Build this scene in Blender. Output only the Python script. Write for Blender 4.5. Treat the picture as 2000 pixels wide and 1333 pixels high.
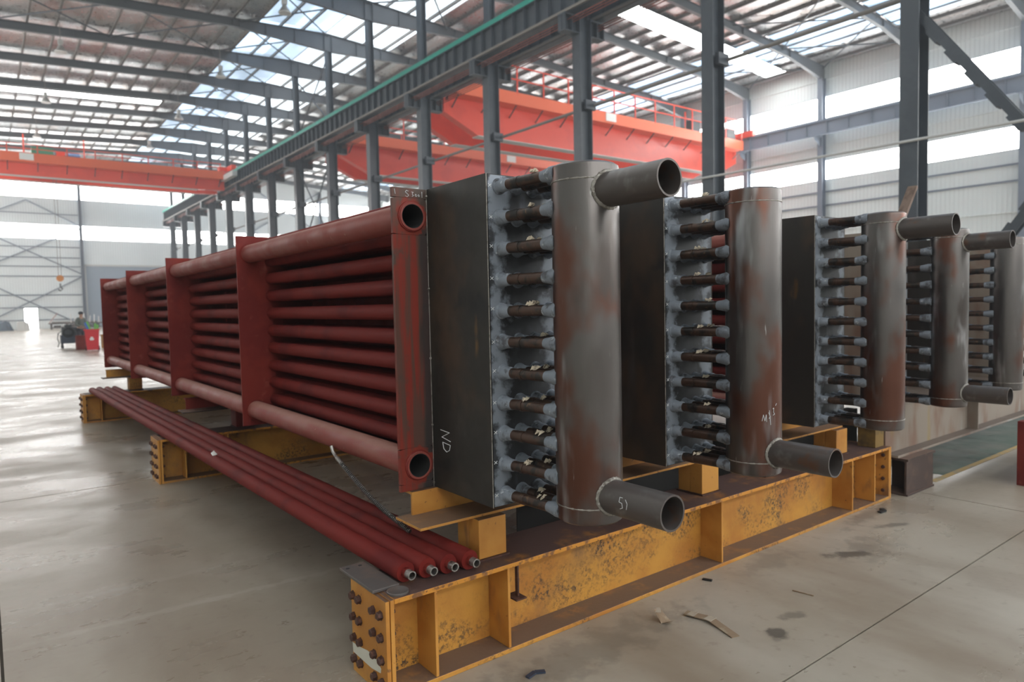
import bpy, math, random
from mathutils import Vector, Matrix
random.seed(7)
for o in list(bpy.data.objects):
    bpy.data.objects.remove(o)
S = bpy.context.scene
COL = S.collection

# ------------------------------------------------------------------ camera
cd = bpy.data.cameras.new('camera')
cam = bpy.data.objects.new('camera', cd)
COL.objects.link(cam)
RX = Vector((0.79303332, -0.60881442, -0.02105109))
UP = Vector((0.04873515, 0.02896017, 0.9983918))
FW = Vector((0.60722569, 0.7927839, -0.05263704))
cam.matrix_world = Matrix(((RX.x, UP.x, -FW.x, -1.2296), (RX.y, UP.y, -FW.y, -2.4781), (RX.z, UP.z, -FW.z, 1.6), (0, 0, 0, 1)))
cd.sensor_width = 36.0
cd.lens = 1347.67 / 2000 * 36.0
cd.clip_start = 0.05
cd.clip_end = 400
cd.dof.use_dof = True
cd.dof.focus_distance = 2.9
cd.dof.aperture_fstop = 2.8
S.camera = cam

# ------------------------------------------------------------------ sky, view, light levels
W = bpy.data.worlds.new('overcast_sky')
S.world = W
W.use_nodes = True
wb = W.node_tree.nodes['Background']
wb.inputs[0].default_value = (0.86, 0.93, 1.0, 1)
wb.inputs[1].default_value = 6.0
# thin dusty haze in the air of the hall
HAZE = 0.0026
vsn = W.node_tree.nodes.new('ShaderNodeVolumeScatter')
vsn.inputs['Color'].default_value = (0.93, 0.97, 1.0, 1)
vsn.inputs['Density'].default_value = HAZE
vsn.inputs['Anisotropy'].default_value = 0.2
if HAZE:
    W.node_tree.links.new(vsn.outputs[0], W.node_tree.nodes['World Output'].inputs['Volume'])
vs = S.view_settings
vs.view_transform = 'Standard'
vs.look = 'None'
vs.gamma = 1
vs.use_curve_mapping = False
vs.exposure = 0.38
WIN_L = 12.0      # daylight panels in the walls
SKY_L = 1.15      # ridge roof lights
STRIP_L = 10.0    # clear roof strips
try:
    S.cycles.use_denoising = True
    S.cycles.max_bounces = 5
    S.cycles.diffuse_bounces = 4
    S.cycles.glossy_bounces = 2
    S.cycles.transmission_bounces = 0
    S.cycles.volume_bounces = 0
    S.cycles.use_adaptive_sampling = True
    S.cycles.adaptive_threshold = 0.045
    S.cycles.adaptive_min_samples = 16
    S.cycles.sample_clamp_indirect = 6.0
    S.cycles.use_light_tree = False
    S.cycles.caustics_reflective = False
    S.cycles.caustics_refractive = False
except Exception:
    pass

# ------------------------------------------------------------------ mesh helpers
def frame(axis):
    a = Vector(axis).normalized()
    t = Vector((0, 0, 1)) if abs(a.z) < 0.9 else Vector((1, 0, 0))
    u = a.cross(t).normalized()
    return a, u, a.cross(u).normalized()

class MB:
    def __init__(s):
        s.v, s.f = [], []
    def add(s, vs, fs):
        n = len(s.v)
        s.v += [tuple(p) for p in vs]
        s.f += [tuple(i + n for i in f) for f in fs]
        return s
    def box(s, x0, x1, y0, y1, z0, z1):
        vs = [(x, y, z) for z in (z0, z1) for y in (y0, y1) for x in (x0, x1)]
        return s.add(vs, [(0, 2, 3, 1), (4, 5, 7, 6), (0, 1, 5, 4), (2, 6, 7, 3), (0, 4, 6, 2), (1, 3, 7, 5)])
    def lathe(s, o, axis, prof, n=20, cap=True):
        """prof: (distance along axis, radius)"""
        a, u, w = frame(axis)
        o = Vector(o)
        vs, fs = [], []
        for t, r in prof:
            for i in range(n):
                c, q = math.cos(2 * math.pi * i / n), math.sin(2 * math.pi * i / n)
                vs.append(o + a * t + u * (r * c) + w * (r * q))
        for k in range(len(prof) - 1):
            for i in range(n):
                j = (i + 1) % n
                fs.append((k * n + i, k * n + j, (k + 1) * n + j, (k + 1) * n + i))
        if cap:
            fs.append(tuple(range(n - 1, -1, -1)))
            m = (len(prof) - 1) * n
            fs.append(tuple(range(m, m + n)))
        return s.add(vs, fs)
    def cyl(s, p0, p1, r, r1=None, n=16):
        p0, p1 = Vector(p0), Vector(p1)
        d = p1 - p0
        return s.lathe(p0, d, [(0, r), (d.length, r if r1 is None else r1)], n)
    def tube(s, p0, p1, ro, ri, n=24):
        p0, p1 = Vector(p0), Vector(p1)
        d = p1 - p0
        L = d.length
        pr = [(0, ri), (0, ro), (L, ro), (L, ri), (0, ri)]
        return s.lathe(p0, d, pr, n, False)
    def torus(s, c, axis, R, r, n=32, m=8, wob=0.0):
        a, u, w = frame(axis)
        c = Vector(c)
        vs, fs = [], []
        for i in range(n):
            th = 2 * math.pi * i / n
            e = u * math.cos(th) + w * math.sin(th)
            rr = r * (1 + wob * math.sin(i * 2.4))
            for j in range(m):
                ph = 2 * math.pi * j / m
                vs.append(c + e * (R + rr * math.cos(ph)) + a * (rr * math.sin(ph)))
        for i in range(n):
            for j in range(m):
                fs.append((i * m + j, ((i + 1) % n) * m + j, ((i + 1) % n) * m + (j + 1) % m, i * m + (j + 1) % m))
        return s.add(vs, fs)
    def bar(s, p0, p1, w, h, upv=(0, 0, 1)):
        """rectangular bar between two points"""
        p0, p1 = Vector(p0), Vector(p1)
        a = (p1 - p0).normalized()
        u = a.cross(Vector(upv)).normalized() * (w / 2)
        q = u.cross(a).normalized() * (h / 2)
        vs = [p + su * u + sq * q for p in (p0, p1) for su, sq in ((-1, -1), (1, -1), (1, 1), (-1, 1))]
        return s.add(vs, [(0, 3, 2, 1), (4, 5, 6, 7), (0, 1, 5, 4), (1, 2, 6, 5), (2, 3, 7, 6), (3, 0, 4, 7)])
    def prism(s, poly, plane, a0, a1):
        """poly: 2D points in plane 'xz','yz','xy', pushed along the third axis from a0 to a1"""
        def P(p, t):
            return {'xz': (p[0], t, p[1]), 'yz': (t, p[0], p[1]), 'xy': (p[0], p[1], t)}[plane]
        n = len(poly)
        vs = [P(p, a0) for p in poly] + [P(p, a1) for p in poly]
        fs = [tuple(range(n)), tuple(range(2 * n - 1, n - 1, -1))]
        fs += [(i, n + i, n + (i + 1) % n, (i + 1) % n) for i in range(n)]
        return s.add(vs, fs)
    def sweep(s, pts, r, n=8):
        pts = [Vector(p) for p in pts]
        vs, fs = [], []
        for k, p in enumerate(pts):
            d = pts[min(k + 1, len(pts) - 1)] - pts[max(k - 1, 0)]
            a, u, w = frame(d)
            rr = r[k] if isinstance(r, (list, tuple)) else r
            for i in range(n):
                t = 2 * math.pi * i / n
                vs.append(p + u * (rr * math.cos(t)) + w * (rr * math.sin(t)))
        for k in range(len(pts) - 1):
            for i in range(n):
                j = (i + 1) % n
                fs.append((k * n + i, k * n + j, (k + 1) * n + j, (k + 1) * n + i))
        fs.append(tuple(range(n - 1, -1, -1)))
        m = (len(pts) - 1) * n
        fs.append(tuple(range(m, m + n)))
        return s.add(vs, fs)
    def sphere(s, c, r, n=12, m=8, sc=(1, 1, 1)):
        vs, fs = [], []
        for j in range(1, m):
            ph = math.pi * j / m
            for i in range(n):
                t = 2 * math.pi * i / n
                vs.append((c[0] + sc[0] * r * math.sin(ph) * math.cos(t), c[1] + sc[1] * r * math.sin(ph) * math.sin(t), c[2] + sc[2] * r * math.cos(ph)))
        top, bot = len(vs), len(vs) + 1
        vs += [(c[0], c[1], c[2] + sc[2] * r), (c[0], c[1], c[2] - sc[2] * r)]
        for i in range(n):
            j = (i + 1) % n
            fs.append((top, i, j))
            fs.append((bot, (m - 2) * n + j, (m - 2) * n + i))
            for k in range(m - 2):
                fs.append((k * n + i, (k + 1) * n + i, (k + 1) * n + j, k * n + j))
        return s.add(vs, fs)
    def ibeam(s, x0, x1, yc, w, z0, z1, tf, tw):
        s.box(x0, x1, yc - w / 2, yc + w / 2, z0, z0 + tf)
        s.box(x0, x1, yc - w / 2, yc + w / 2, z1 - tf, z1)
        return s.box(x0, x1, yc - tw / 2, yc + tw / 2, z0 + tf, z1 - tf)

CACHE = {}
def mesh(name, mb, m, smooth=False):
    me = bpy.data.meshes.new(name)
    me.from_pydata(mb.v, [], mb.f)
    me.validate()
    me.update()
    me.materials.append(m)
    if smooth:
        me.polygons.foreach_set('use_smooth', [True] * len(me.polygons))
        me.set_sharp_from_angle(angle=math.radians(40))
    return me

def ob(name, mb, m, parent=None, loc=None, smooth=False, bevel=0.0, key=None, rot=None, glow=None):
    """one mesh object; key shares mesh data between alike pieces; mb may be a function"""
    if key is not None and key in CACHE:
        me = CACHE[key]
    else:
        if callable(mb):
            mb = mb()
        me = mesh(name, mb, m, smooth)
        if glow is not None:      # a daylight panel shines into the hall from its inner face only
            me.materials.append(M['pane_edge'])
            g_ = Vector(glow)
            for p in me.polygons:
                p.material_index = 0 if p.normal.dot(g_) > .7 else 1
        if key is not None:
            CACHE[key] = me
    o = bpy.data.objects.new(name, me)
    COL.objects.link(o)
    if parent is not None:
        o.parent = parent
    if loc is not None:
        o.location = loc
    if rot is not None:
        o.rotation_euler = rot
    if bevel:
        b = o.modifiers.new('bevel', 'BEVEL')
        b.width = bevel
        b.segments = 2
        b.limit_method = 'ANGLE'
    return o

def thing(name, label, cat, loc=(0, 0, 0), group=None, rz=0.0):
    o = bpy.data.objects.new(name, None)
    COL.objects.link(o)
    o.empty_display_size = 0.1
    o.location = loc
    o.rotation_euler = (0, 0, rz)
    o['label'] = label
    o['category'] = cat
    if group:
        o['group'] = group
    return o

def tag(o, label, cat, group=None):
    o['label'] = label
    o['category'] = cat
    if group:
        o['group'] = group
    return o

def struct(o, label=None, cat=None):
    o['kind'] = 'structure'
    if label:
        o['label'] = label
        o['category'] = cat
    return o

# ------------------------------------------------------------------ materials
def _new(name):
    m = bpy.data.materials.new(name)
    m.use_nodes = True
    nt = m.node_tree
    return m, nt, nt.nodes, nt.links, nt.nodes['Principled BSDF']

def _coords(nt, stretch=(1, 1, 1), rnd=True, world=False):
    N, L = nt.nodes, nt.links
    if world:
        g = N.new('ShaderNodeNewGeometry')
        src = g.outputs['Position']
    else:
        t = N.new('ShaderNodeTexCoord')
        src = t.outputs['Object']
        if rnd:
            oi = N.new('ShaderNodeObjectInfo')
            mu = N.new('ShaderNodeMath')
            mu.operation = 'MULTIPLY'
            mu.inputs[1].default_value = 37.0
            L.new(oi.outputs['Random'], mu.inputs[0])
            ad = N.new('ShaderNodeVectorMath')
            ad.operation = 'ADD'
            L.new(src, ad.inputs[0])
            L.new(mu.outputs[0], ad.inputs[1])
            src = ad.outputs[0]
    mp = N.new('ShaderNodeMapping')
    mp.inputs['Scale'].default_value = stretch
    L.new(src, mp.inputs['Vector'])
    return mp.outputs['Vector']

def _noise(nt, vec, scale, detail=3.5, rough=0.6):
    n = nt.nodes.new('ShaderNodeTexNoise')
    n.inputs['Scale'].default_value = scale
    n.inputs['Detail'].default_value = detail
    n.inputs['Roughness'].default_value = rough
    nt.links.new(vec, n.inputs['Vector'])
    return n.outputs['Fac']

def _range(nt, fac, lo, hi, a=0.0, b=1.0):
    r = nt.nodes.new('ShaderNodeMapRange')
    r.interpolation_type = 'SMOOTHSTEP'
    r.inputs[1].default_value = lo
    r.inputs[2].default_value = hi
    r.inputs[3].default_value = a
    r.inputs[4].default_value = b
    nt.links.new(fac, r.inputs[0])
    return r.outputs[0]

def _mix(nt, fac, c0, c1):
    m = nt.nodes.new('ShaderNodeMix')
    m.data_type = 'RGBA'
    nt.links.new(fac, m.inputs[0])
    for i, c in ((6, c0), (7, c1)):
        if isinstance(c, tuple):
            m.inputs[i].default_value = (*c, 1)
        else:
            nt.links.new(c, m.inputs[i])
    return m.outputs[2]

def _math(nt, op, a, b=None):
    m = nt.nodes.new('ShaderNodeMath')
    m.operation = op
    for i, x in ((0, a), (1, b)):
        if x is None:
            continue
        if isinstance(x, (int, float)):
            m.inputs[i].default_value = x
        else:
            nt.links.new(x, m.inputs[i])
    return m.outputs[0]

def surf(name, base, layers=(), rough=0.6, rough2=None, metal=0.0, bump=0.0, bscale=40, bstretch=(1, 1, 1), rnd=True, dust=None, fin=None, world=False, spec=0.5):
    """base colour plus noise-masked layers (colour, scale, lo, hi, stretch); dust: colour lying on upward faces"""
    m, nt, N, L, B = _new(name)
    col = base
    fac = None
    for (c, sc, lo, hi, st) in layers:
        v = _coords(nt, st, rnd, world)
        fac = _range(nt, _noise(nt, v, sc), lo, hi)
        col = _mix(nt, fac, col, c)
    if dust is not None:
        g = N.new('ShaderNodeNewGeometry')
        sx = N.new('ShaderNodeSeparateXYZ')
        L.new(g.outputs['Normal'], sx.inputs[0])
        k = _range(nt, sx.outputs[2], 0.5, 0.95)
        v = _coords(nt, (1, 1, 1), rnd, world)
        k = _math(nt, 'MULTIPLY', k, _range(nt, _noise(nt, v, 6), 0.22, 0.5, 0.55, 1.0))
        col = _mix(nt, k, col, dust)
    if isinstance(col, tuple):
        B.inputs['Base Color'].default_value = (*col, 1)
    else:
        L.new(col, B.inputs['Base Color'])
    B.inputs['Metallic'].default_value = metal
    B.inputs['Specular IOR Level'].default_value = spec
    if rough2 is not None:
        v = _coords(nt, (1, 1, 1), rnd, world)
        L.new(_range(nt, _noise(nt, v, 5), 0.3, 0.7, rough, rough2), B.inputs['Roughness'])
    else:
        B.inputs['Roughness'].default_value = rough
    h = None
    if bump:
        h = _noise(nt, _coords(nt, bstretch, rnd, world), bscale, 4)
    if fin is not None:
        w = N.new('ShaderNodeTexWave')
        w.bands_direction = 'Y'
        w.inputs['Scale'].default_value = fin
        L.new(_coords(nt, (1, 1, 1), False), w.inputs['Vector'])
        h = w.outputs['Fac']
    if h is not None:
        bp = N.new('ShaderNodeBump')
        bp.inputs['Strength'].default_value = bump
        bp.inputs['Distance'].default_value = 0.01
        L.new(h, bp.inputs['Height'])
        L.new(bp.outputs[0], B.inputs['Normal'])
    return m

def emit(name, col, strength, vary=0.0, scale=0.3, dirt=None):
    m, nt, N, L, B = _new(name)
    B.inputs['Base Color'].default_value = (0.6, 0.65, 0.7, 1)
    B.inputs['Roughness'].default_value = 0.4
    c = (*col, 1)
    B.inputs['Emission Color'].default_value = c
    B.inputs['Emission Strength'].default_value = strength
    if vary:
        oi = N.new('ShaderNodeObjectInfo')
        v = _coords(nt, (1, 0.25, 1), True)
        f = _range(nt, _noise(nt, v, scale, 3), 0.3, 0.7, 1 - vary, 1 + vary)
        f = _math(nt, 'MULTIPLY', f, _range(nt, oi.outputs['Random'], 0, 1, 0.75, 1.25))
        L.new(_math(nt, 'MULTIPLY', f, strength), B.inputs['Emission Strength'])
    return m

U1 = (1, 1, 1)
M = {}
M['red'] = surf('red_primer', (0.19, 0.021, 0.014), [((0.15, 0.014, 0.011), 3, .45, .6, U1), ((0.26, 0.06, 0.045), 9, .62, .8, U1)], rough=.55, rough2=.75, bump=.15, bscale=60, spec=.3)
M['red_pipe'] = surf('dusty_red_primer', (0.23, 0.042, 0.031), [((0.26, 0.085, 0.065), 5, .5, .72, (1, .3, 1)), ((0.40, 0.26, 0.21), 22, .66, .8, U1)], rough=.5, rough2=.7, bump=.12, bscale=80, dust=(0.36, 0.17, 0.135))
M['fin'] = surf('finned_red_primer', (0.175, 0.016, 0.012), [((0.125, 0.011, 0.010), 2.5, .5, .65, U1), ((0.30, 0.09, 0.07), 30, .70, .82, U1)], rough=.65, bump=.35, fin=130, spec=.2)
def sheet_mat():
    m, nt, N, L, B = _new('rusty_tubesheet')
    v = _coords(nt, U1, True)
    tc = N.new('ShaderNodeTexCoord')
    sp = N.new('ShaderNodeSeparateXYZ')
    L.new(tc.outputs['Object'], sp.inputs[0])
    c = _mix(nt, _range(nt, _noise(nt, _coords(nt, (12, 12, .6), True), 2.2), .42, .58), (0.095, 0.045, 0.034), (0.20, 0.026, 0.016))
    c = _mix(nt, _range(nt, _noise(nt, v, 9), .55, .72), c, (0.075, 0.045, 0.036))
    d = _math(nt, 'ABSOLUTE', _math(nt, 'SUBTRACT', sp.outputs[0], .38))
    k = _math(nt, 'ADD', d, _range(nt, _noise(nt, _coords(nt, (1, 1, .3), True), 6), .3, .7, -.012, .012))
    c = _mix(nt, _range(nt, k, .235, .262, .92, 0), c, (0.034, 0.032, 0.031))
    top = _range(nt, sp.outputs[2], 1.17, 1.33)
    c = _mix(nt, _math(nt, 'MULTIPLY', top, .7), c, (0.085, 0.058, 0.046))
    for (x, z) in ((.098, .117), (.098, 1.287), (.662, .117), (.662, 1.287)):
        q = N.new('ShaderNodeVectorMath')
        q.operation = 'DISTANCE'
        q.inputs[1].default_value = (x, 0, z)
        L.new(tc.outputs['Object'], q.inputs[0])
        kk = _math(nt, 'ADD', q.outputs['Value'], _range(nt, _noise(nt, v, 25), .3, .7, -.012, .012))
        c = _mix(nt, _range(nt, kk, .075, .092, 1, 0), c, (0.20, 0.030, 0.018))
    L.new(c, B.inputs['Base Color'])
    B.inputs['Roughness'].default_value = .55
    B.inputs['Specular IOR Level'].default_value = .3
    return m
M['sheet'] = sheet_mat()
M['mill'] = surf('dark_mill_scale', (0.034, 0.031, 0.028), [((0.068, 0.046, 0.032), 2.2, .5, .68, (1, 1, .7)), ((0.072, 0.067, 0.062), 4, .56, .75, (1, 1, .25)), ((0.02, 0.02, 0.021), 3, .60, .72, U1), ((0.13, 0.075, 0.03), 6, .66, .76, (1, 1, .4))], rough=.42, rough2=.6, metal=.35, bump=.08, bscale=30)
M['header'] = surf('brushed_header_steel', (0.128, 0.117, 0.112), [((0.125, 0.055, 0.038), 2.3, .48, .60, (1, 1, .6)), ((0.40, 0.40, 0.41), 5.5, .55, .72, (1, 1, .22)), ((0.085, 0.072, 0.066), 4, .57, .69, (1, 1, .35)), ((0.42, 0.41, 0.40), 30, .69, .77, (1, 1, .15))], rough=.30, rough2=.46, metal=.82, bump=.10, bscale=14, bstretch=(2, 2, .35))
M['nozzle'] = surf('grey_nozzle_steel', (0.105, 0.09, 0.085), [((0.14, 0.075, 0.05), 6, .58, .7, U1), ((0.19, 0.18, 0.175), 8, .56, .74, U1)], rough=.45, metal=.45, bump=.06)
M['weld'] = surf('bright_weld', (0.33, 0.31, 0.28), [((0.17, 0.15, 0.13), 30, .5, .65, U1)], rough=.38, metal=.7, bump=.7, bscale=120)
M['stub'] = surf('scorched_stub_tube', (0.075, 0.042, 0.030), [((0.028, 0.024, 0.022), 14, .48, .62, U1), ((0.17, 0.10, 0.055), 22, .64, .74, U1)], rough=.42, metal=.4, bump=.1)
M['collar'] = surf('pale_weld_dust', (0.21, 0.235, 0.275), [((0.075, 0.075, 0.085), 16, .5, .68, U1), ((0.52, 0.55, 0.60), 30, .6, .75, U1)], rough=.75, bump=.3, bscale=60)
M['flake'] = surf('cream_weld_flake', (0.55, 0.47, 0.36), [((0.22, 0.18, 0.14), 60, .5, .65, U1)], rough=.8)
def yellow_mat():
    m, nt, N, L, B = _new('worn_yellow_paint')
    v = _coords(nt, U1, True)
    c = _mix(nt, _range(nt, _noise(nt, v, 2.2, 6), .4, .65), (0.56, 0.27, 0.045), (0.42, 0.17, 0.028))
    c = _mix(nt, _range(nt, _noise(nt, _coords(nt, (1, 1, .6), True), 1.7, 8, .7), .50, .72), c, (0.24, 0.125, 0.05))
    reg = _range(nt, _noise(nt, _coords(nt, (1, 1, 1.4), True), 2.9, 5, .6), .44, .64)
    sp = _range(nt, _noise(nt, v, 48, 6, .75), .46, .60)
    c = _mix(nt, _math(nt, 'MULTIPLY', reg, sp), c, (0.055, 0.036, 0.027))
    c = _mix(nt, _range(nt, _noise(nt, v, 110, 3), .66, .74), c, (0.11, 0.06, 0.035))
    g = N.new('ShaderNodeNewGeometry')
    sx = N.new('ShaderNodeSeparateXYZ')
    L.new(g.outputs['Normal'], sx.inputs[0])
    k = _math(nt, 'MULTIPLY', _range(nt, sx.outputs[2], .5, .95), _range(nt, _noise(nt, v, 6), .22, .5, .6, 1))
    c = _mix(nt, k, c, (0.15, 0.095, 0.065))
    L.new(c, B.inputs['Base Color'])
    B.inputs['Roughness'].default_value = .58
    bp = N.new('ShaderNodeBump')
    bp.inputs['Strength'].default_value = .15
    bp.inputs['Distance'].default_value = .01
    L.new(_noise(nt, v, 50), bp.inputs['Height'])
    L.new(bp.outputs[0], B.inputs['Normal'])
    return m
M['yellow'] = yellow_mat()
M['yellow_clean'] = surf('yellow_post_paint', (0.55, 0.255, 0.05), [((0.44, 0.18, 0.03), 3, .45, .65, U1), ((0.28, 0.13, 0.045), 5, .58, .72, (1, 1, .5)), ((0.16, 0.07, 0.03), 30, .66, .74, U1)], rough=.5, bump=.1, dust=(0.14, 0.075, 0.045))
M['yellow_flange'] = surf('yellow_stand_flange', (0.52, 0.24, 0.05), [((0.20, 0.085, 0.035), 45, .58, .66, U1)], rough=.6, dust=(0.20, 0.12, 0.075))
M['rust_edge'] = surf('chipped_yellow_edge', (0.55, 0.25, 0.05), [((0.12, 0.05, 0.03), 22, .5, .58, U1)], rough=.6)
M['topplate'] = surf('dirty_flange_top', (0.095, 0.050, 0.042), [((0.17, 0.10, 0.07), 3.5, .5, .7, U1), ((0.03, 0.022, 0.022), 5, .58, .7, U1), ((0.30, 0.14, 0.05), 30, .68, .76, U1)], rough=.55, rough2=.75, bump=.2)
M['bolt'] = surf('rusty_bolt', (0.075, 0.036, 0.028), [((0.13, 0.055, 0.035), 60, .5, .65, U1)], rough=.6, metal=.3)
M['brown_beam'] = surf('brown_primer_steel', (0.055, 0.034, 0.029), [((0.10, 0.06, 0.045), 5, .5, .7, U1)], rough=.6, dust=(0.16, 0.10, 0.075))
M['grey_girder'] = surf('weathered_grey_girder', (0.27, 0.225, 0.185), [((0.20, 0.12, 0.085), 2.4, .5, .66, (1, 1, .4)), ((0.33, 0.315, 0.29), 3, .55, .7, (1, 1, .3)), ((0.30, 0.21, 0.06), 2, .62, .74, (1, 1, .3))], rough=.55, dust=(0.15, 0.115, 0.095))
M['olive'] = surf('dull_olive_paint', (0.21, 0.125, 0.03), [((0.10, 0.065, 0.03), 6, .5, .66, U1)], rough=.65)
M['white_paint'] = surf('white_paint', (0.62, 0.60, 0.52), rough=.6)
M['bore'] = surf('dark_pipe_bore', (0.020, 0.019, 0.019), rough=.7)
M['steel_end'] = surf('bright_tube_end', (0.36, 0.34, 0.32), [((0.16, 0.13, 0.11), 30, .5, .65, U1)], rough=.35, metal=.75)
M['plate'] = surf('grey_plate_steel', (0.14, 0.125, 0.12), [((0.20, 0.15, 0.125), 5, .5, .7, U1), ((0.14, 0.18, 0.2), 14, .64, .75, U1)], rough=.5, metal=.4)
M['chalk'] = surf('white_chalk', (0.62, 0.64, 0.66), rough=.9)
M['dark'] = surf('dark_column_paint', (0.046, 0.056, 0.069), [((0.058, 0.069, 0.082), 2, .45, .65, U1)], rough=.42)
M['dark2'] = surf('dark_roof_steel', (0.055, 0.064, 0.078), rough=.5)
M['rafter'] = surf('grey_rafter_paint', (0.075, 0.083, 0.095), rough=.5)
M['grey_steel'] = surf('blue_grey_wall_steel', (0.17, 0.20, 0.25), rough=.5)
M['purlin'] = surf('purlin_steel', (0.20, 0.18, 0.165), rough=.55)
M['green'] = surf('green_rail_paint', (0.010, 0.30, 0.22), [((0.015, 0.36, 0.27), 2, .5, .7, U1)], rough=.45)
M['beige'] = surf('beige_bar_paint', (0.20, 0.175, 0.15), rough=.6)
M['conductor'] = surf('red_conductor', (0.26, 0.075, 0.05), rough=.6)
M['crane'] = surf('orange_red_crane_paint', (0.80, 0.065, 0.025), [((0.72, 0.055, 0.022), .8, .45, .65, U1)], rough=.32)
M['crane_band'] = surf('orange_crane_walkway', (0.82, 0.135, 0.045), rough=.4)
M['crane_pale'] = surf('pale_grey_carriage', (0.55, 0.55, 0.53), rough=.5)
M['crane_dark'] = surf('dark_machinery', (0.05, 0.055, 0.06), rough=.5)
M['mach_green'] = surf('green_machinery', (0.03, 0.26, 0.15), rough=.5)
M['mach_blue'] = surf('blue_motor', (0.05, 0.11, 0.26), rough=.5)
M['sign_white'] = surf('white_sign', (0.78, 0.78, 0.76), rough=.6)
M['lamp'] = surf('lamp_shade_metal', (0.50, 0.50, 0.48), rough=.4, metal=.3)
M['foil'] = surf('foil_roof_lining', (0.60, 0.61, 0.62), [((0.47, 0.40, 0.37), .5, .48, .66, (1, .2, 1)), ((0.62, 0.61, 0.59), 5, .55, .7, U1)], rough=.24, rough2=.42, metal=.85, bump=.7, bscale=2.0, bstretch=(1, 1, 1))
M['bin'] = surf('red_plastic', (0.62, 0.022, 0.032), rough=.4)
M['navy'] = surf('navy_cabinet', (0.03, 0.04, 0.065), rough=.5)
M['black'] = surf('black_rubber', (0.012, 0.012, 0.013), rough=.6)
M['blue_plastic'] = surf('blue_plastic', (0.02, 0.12, 0.48), rough=.4)
M['lime'] = surf('green_plastic', (0.16, 0.48, 0.08), rough=.5)
M['cardboard'] = surf('brown_cardboard', (0.24, 0.165, 0.105), [((0.34, 0.27, 0.19), 20, .5, .7, U1)], rough=.8)
M['clear_tape'] = surf('glossy_packing_tape', (0.42, 0.36, 0.29), rough=.12)
M['cloth'] = surf('grey_green_workwear', (0.14, 0.155, 0.14), rough=.85)
M['trouser'] = surf('dark_trousers', (0.05, 0.045, 0.055), rough=.85)
M['skin'] = surf('skin', (0.42, 0.24, 0.17), rough=.6)
M['hair'] = surf('black_hair', (0.02, 0.022, 0.03), rough=.6)
M['tarp'] = surf('blue_grey_tarp', (0.10, 0.13, 0.165), [((0.05, 0.06, 0.075), 1.5, .5, .65, U1)], rough=.7, bump=.5, bscale=3)
M['paper'] = surf('white_paper', (0.75, 0.74, 0.72), rough=.8)
M['hook'] = surf('orange_hook_paint', (0.62, 0.22, 0.03), rough=.5)
M['spring'] = surf('steel_spiral', (0.32, 0.30, 0.28), rough=.3, metal=.8)
M['wood'] = surf('brown_wood', (0.19, 0.13, 0.10), [((0.11, 0.07, 0.05), 6, .5, .65, (1, 1, .2))], rough=.8)
M['line_paint'] = surf('worn_yellow_line', (0.50, 0.33, 0.12), [((0.36, 0.30, 0.2), 9, .5, .65, U1)], rough=.7)
M['green_floor'] = surf('worn_green_floor_paint', (0.085, 0.125, 0.095), [((0.13, 0.145, 0.115), 2.2, .45, .65, U1), ((0.06, 0.075, 0.06), 5, .6, .72, U1)], rough=.6, rough2=.75, spec=.3)
M['pane_edge'] = surf('panel_edge', (0.55, 0.58, 0.6), rough=.5)
M['window'] = emit('daylight_panel', (1.0, 1.0, 0.98), WIN_L)
M['ridge'] = emit('ridge_roof_light', (0.56, 0.77, 1.0), SKY_L, .45)
M['ridge_bright'] = emit('sunny_ridge_roof_light', (0.80, 0.92, 1.0), SKY_L * 1.7, .35)
M['strip'] = emit('clear_roof_strip', (0.95, 1.0, 1.0), STRIP_L)
M['eave_light'] = emit('eave_roof_light', (0.48, 0.72, 1.0), 1.0, .55, .8)

def cladding(name, base, rib_axis, rough=.5):
    m, nt, N, L, B = _new(name)
    v = _coords(nt, U1, False)
    w = N.new('ShaderNodeTexWave')
    w.bands_direction = rib_axis
    w.inputs['Scale'].default_value = 1.25
    L.new(v, w.inputs['Vector'])
    k = _range(nt, w.outputs['Fac'], .75, 1.0)
    c = _mix(nt, k, base, tuple(x * .86 for x in base))
    n = _range(nt, _noise(nt, v, .35), .4, .7)
    c = _mix(nt, n, c, tuple(x * .93 for x in base))
    L.new(c, B.inputs['Base Color'])
    B.inputs['Roughness'].default_value = rough
    bp = N.new('ShaderNodeBump')
    bp.inputs['Strength'].default_value = .35
    bp.inputs['Distance'].default_value = .03
    L.new(w.outputs['Fac'], bp.inputs['Height'])
    L.new(bp.outputs[0], B.inputs['Normal'])
    return m
M['clad_y'] = cladding('ribbed_cladding_side', (0.78, 0.82, 0.80), 'Y')
M['clad_x'] = cladding('ribbed_cladding_end', (0.76, 0.81, 0.82), 'X')
M['shutter'] = cladding('blue_grey_shutter', (0.30, 0.36, 0.43), 'Z')

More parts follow.
